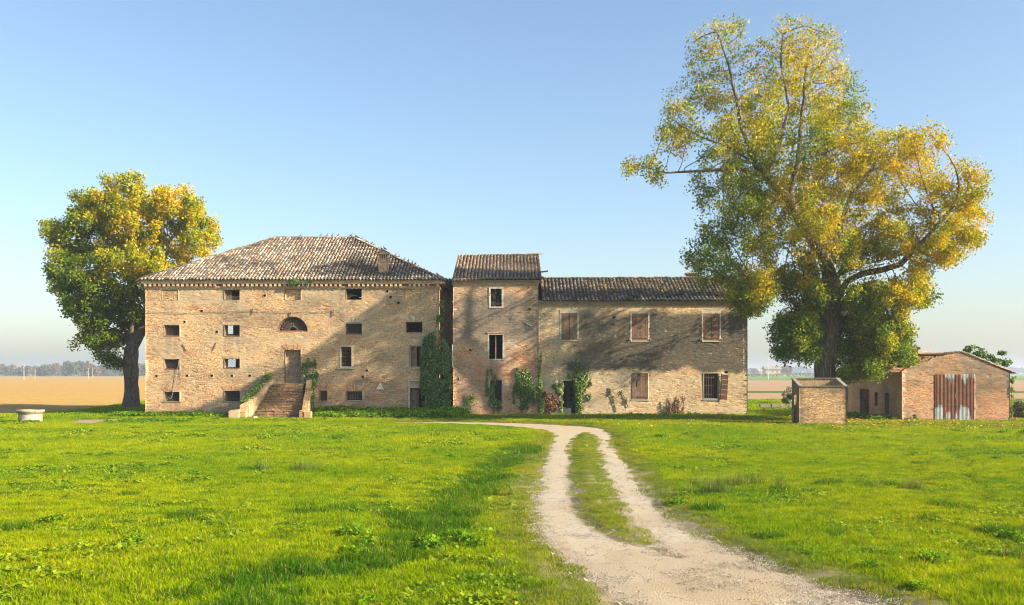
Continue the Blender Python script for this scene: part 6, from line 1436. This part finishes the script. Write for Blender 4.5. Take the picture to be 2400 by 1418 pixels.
# fallen leaves
def quadleaf(sz, c, seed):
    rng_ = np.random.default_rng(seed); m_ = 5; L = rng_.normal(size=(m_, 3))*np.array([.12, .12, .008]); return leaf_mesh('leaf', L, sz, np.array([c])*rng_.uniform(.8, 1.2, (m_, 1)), (0, 0, 1), 3., seed=seed)
fp = [(quadleaf(.09, c, i), M['leaf']) for i, c in enumerate(((.62, .38, .03), (.50, .25, .05), (.33, .16, .07), (.70, .52, .10)))]
n = 5200; yy = rng.uniform(50, 64.5, n); xx = np.where(rng.random(n) < .72, rng.normal(22, 5, n), rng.uniform(3, 33, n)); dn = fbm(xx*.5, yy*.7, 17); kk = (dn > .42) & (road_sd(xx, yy) > 0) & ~inbox(xx, yy); F1 = np.stack([xx, yy, hgt(xx, yy)+.05+rng.random(n)*.06], -1)[kk]
n = 500; yy = rng.uniform(74, 84, n); xx = rng.normal(-31, 2.4, n); F2 = np.stack([xx, yy, hgt(xx, yy)+.06], -1)
n = 500; yy = rng.uniform(70, 90, n); xx = rng.uniform(17.5, 24, n); F3 = np.stack([xx, yy, hgt(xx, yy)+.06], -1)
n = 900; t_ = rng.random(n)**.8; xx = L0+.5+(L1-L0-.6)*(1-(1-rng.random(n))**1.6*.8); yy = YL-.25+(LRY-YL)*t_; F4 = np.stack([xx, yy, LE+(LRZ-LE)*((yy-(YL-.3))/(LRY-YL+.3))+.11], -1)[fbm(xx*.9, yy*.9, 6) > .45]
FL = np.concatenate([F1, F2, F3]); n = len(FL)
scatter('fallen_leaves', FL, np.stack([rng.normal(size=n)*.3, rng.normal(size=n)*.3, rng.random(n)*6.28], -1), rng.uniform(.6, 1.2, n), rng.integers(0, 4, n), fp, 'yellow and brown fallen leaves on the grass')
n = len(F4); fp = [(quadleaf(.09, c, i+40), M['leaf']) for i, c in enumerate(((.62, .38, .03), (.50, .25, .05), (.33, .16, .07), (.70, .52, .10)))]
scatter('fallen_leaves', F4, np.stack([rng.normal(size=n)*.3+.4, rng.normal(size=n)*.3, rng.random(n)*6.28], -1), rng.uniform(.4, .8, n), rng.integers(0, 4, n), fp, 'yellow fallen leaves lying on the dark mossy roof')
# gravel stones
def stonem(seed, c):
    rng_ = np.random.default_rng(seed); vs = []; fs = []; cs = []
    for k in range(14):
        o_ = rng_.normal(size=3)*np.array([.07, .07, .0]); s_ = rng_.uniform(.005, .014); t_ = np.array([(1, 0, 0), (-1, 0, 0), (0, 1, 0), (0, -1, 0), (0, 0, 1), (0, 0, -1)], float)*s_*rng_.uniform(.6, 1.2, (6, 1)); b0 = len(vs)
        vs += list(t_+o_+np.array([0, 0, s_*.3])); cc = np.array(c)*rng_.uniform(.55, 1.15); cs += [cc]*6; fs += [(b0+a_, b0+b_, b0+d_) for a_, b_, d_ in ((0, 2, 4), (2, 1, 4), (1, 3, 4), (3, 0, 4), (2, 0, 5), (1, 2, 5), (3, 1, 5), (0, 3, 5))]
    return np_mesh('stones', np.array(vs), np.array(fs), n=3, cols=np.array(cs))
sp = [(stonem(i, c), M['stone']) for i, c in enumerate(((.46, .41, .33), (.40, .35, .27), (.50, .46, .38), (.30, .25, .19)))]
n = 60000; yy = 11+rng.random(n)**1.3*24; xx = rng.uniform(-1, 12, n)*(1 if True else 1); s_ = road_sd(xx, yy); dn = fbm(xx*.7, yy*.7, 77)
pr_ = np.clip(.04+sstep(-.5, .05, s_)*.35*sstep(34, 22, yy)+sstep(.45, .6, dn)*sstep(22, 15, yy), 0, 1)*(s_ < .22); kk = rng.random(n) < pr_; xx, yy, s_ = xx[kk], yy[kk], s_[kk]; n = len(xx)
scatter('gravel', np.stack([xx, yy, hgt(xx, yy)+.022], -1), np.stack([rng.normal(size=n)*.3, rng.normal(size=n)*.3, rng.random(n)*6.28], -1), rng.uniform(.5, 1.25, n), rng.integers(0, 4, n), sp, 'loose pale gravel along the track')

# ------------------------------------------------------------------ air, light, sky, camera
b = MB(); b.box(-5600, 5600, -70, 6300, -2.5, 32, (1, 1, 1)); hz = b.build('haze', None); tag(hz, 'thin autumn haze over the fields', kind='stuff')
hm = bpy.data.materials.new('haze'); hm.use_nodes = True; t = hm.node_tree; t.nodes.clear(); ou = t.nodes.new('ShaderNodeOutputMaterial'); pv = t.nodes.new('ShaderNodeVolumePrincipled')
pv.inputs['Color'].default_value = (.74, .85, 1., 1); pv.inputs['Density'].default_value = .00042; pv.inputs['Anisotropy'].default_value = .2; t.links.new(pv.outputs[0], ou.inputs['Volume']); hz.data.materials.append(hm)
w = bpy.data.worlds.new('World'); scn.world = w; w.use_nodes = True; t = w.node_tree; bg = t.nodes['Background']; sk = t.nodes.new('ShaderNodeTexSky')
sk.sky_type = 'NISHITA'; sk.sun_disc = False; sk.sun_elevation = SUN_E; sk.sun_rotation = math.pi/2+SUN_A; sk.air_density = 1.1; sk.dust_density = 1.5; sk.ozone_density = 2.5; sk.altitude = 0
t.links.new(sk.outputs[0], bg.inputs[0]); bg.inputs[1].default_value = .095
sl = bpy.data.lights.new('sun', 'SUN'); sl.energy = 5.; sl.angle = R(.5); sl.color = (1., .84, .62); so = bpy.data.objects.new('sun', sl); COL.objects.link(so); so.rotation_euler = LD.to_track_quat('-Z', 'Y').to_euler(); so.location = (40, -20, 40)
cam = bpy.data.cameras.new('camera'); cam.sensor_width = 36; cam.lens = F/2400*36; cam.shift_y = (HY-709)/2400; cam.clip_end = 20000; cam.clip_start = .1
co = bpy.data.objects.new('camera', cam); COL.objects.link(co); co.location = (0, 0, H); co.rotation_euler = (R(90), 0, 0); scn.camera = co
vs = scn.view_settings; vs.view_transform = 'Standard'; vs.look = 'None'; vs.gamma = 1; vs.exposure = 1.3; vs.use_curve_mapping = False
scn.cycles.max_bounces = 6; scn.cycles.diffuse_bounces = 3; scn.cycles.transmission_bounces = 3; scn.cycles.transparent_max_bounces = 4; scn.cycles.volume_bounces = 0
scn.cycles.use_denoising = True; scn.cycles.pixel_filter_type = 'BLACKMAN_HARRIS'; scn.cycles.filter_width = 1.05
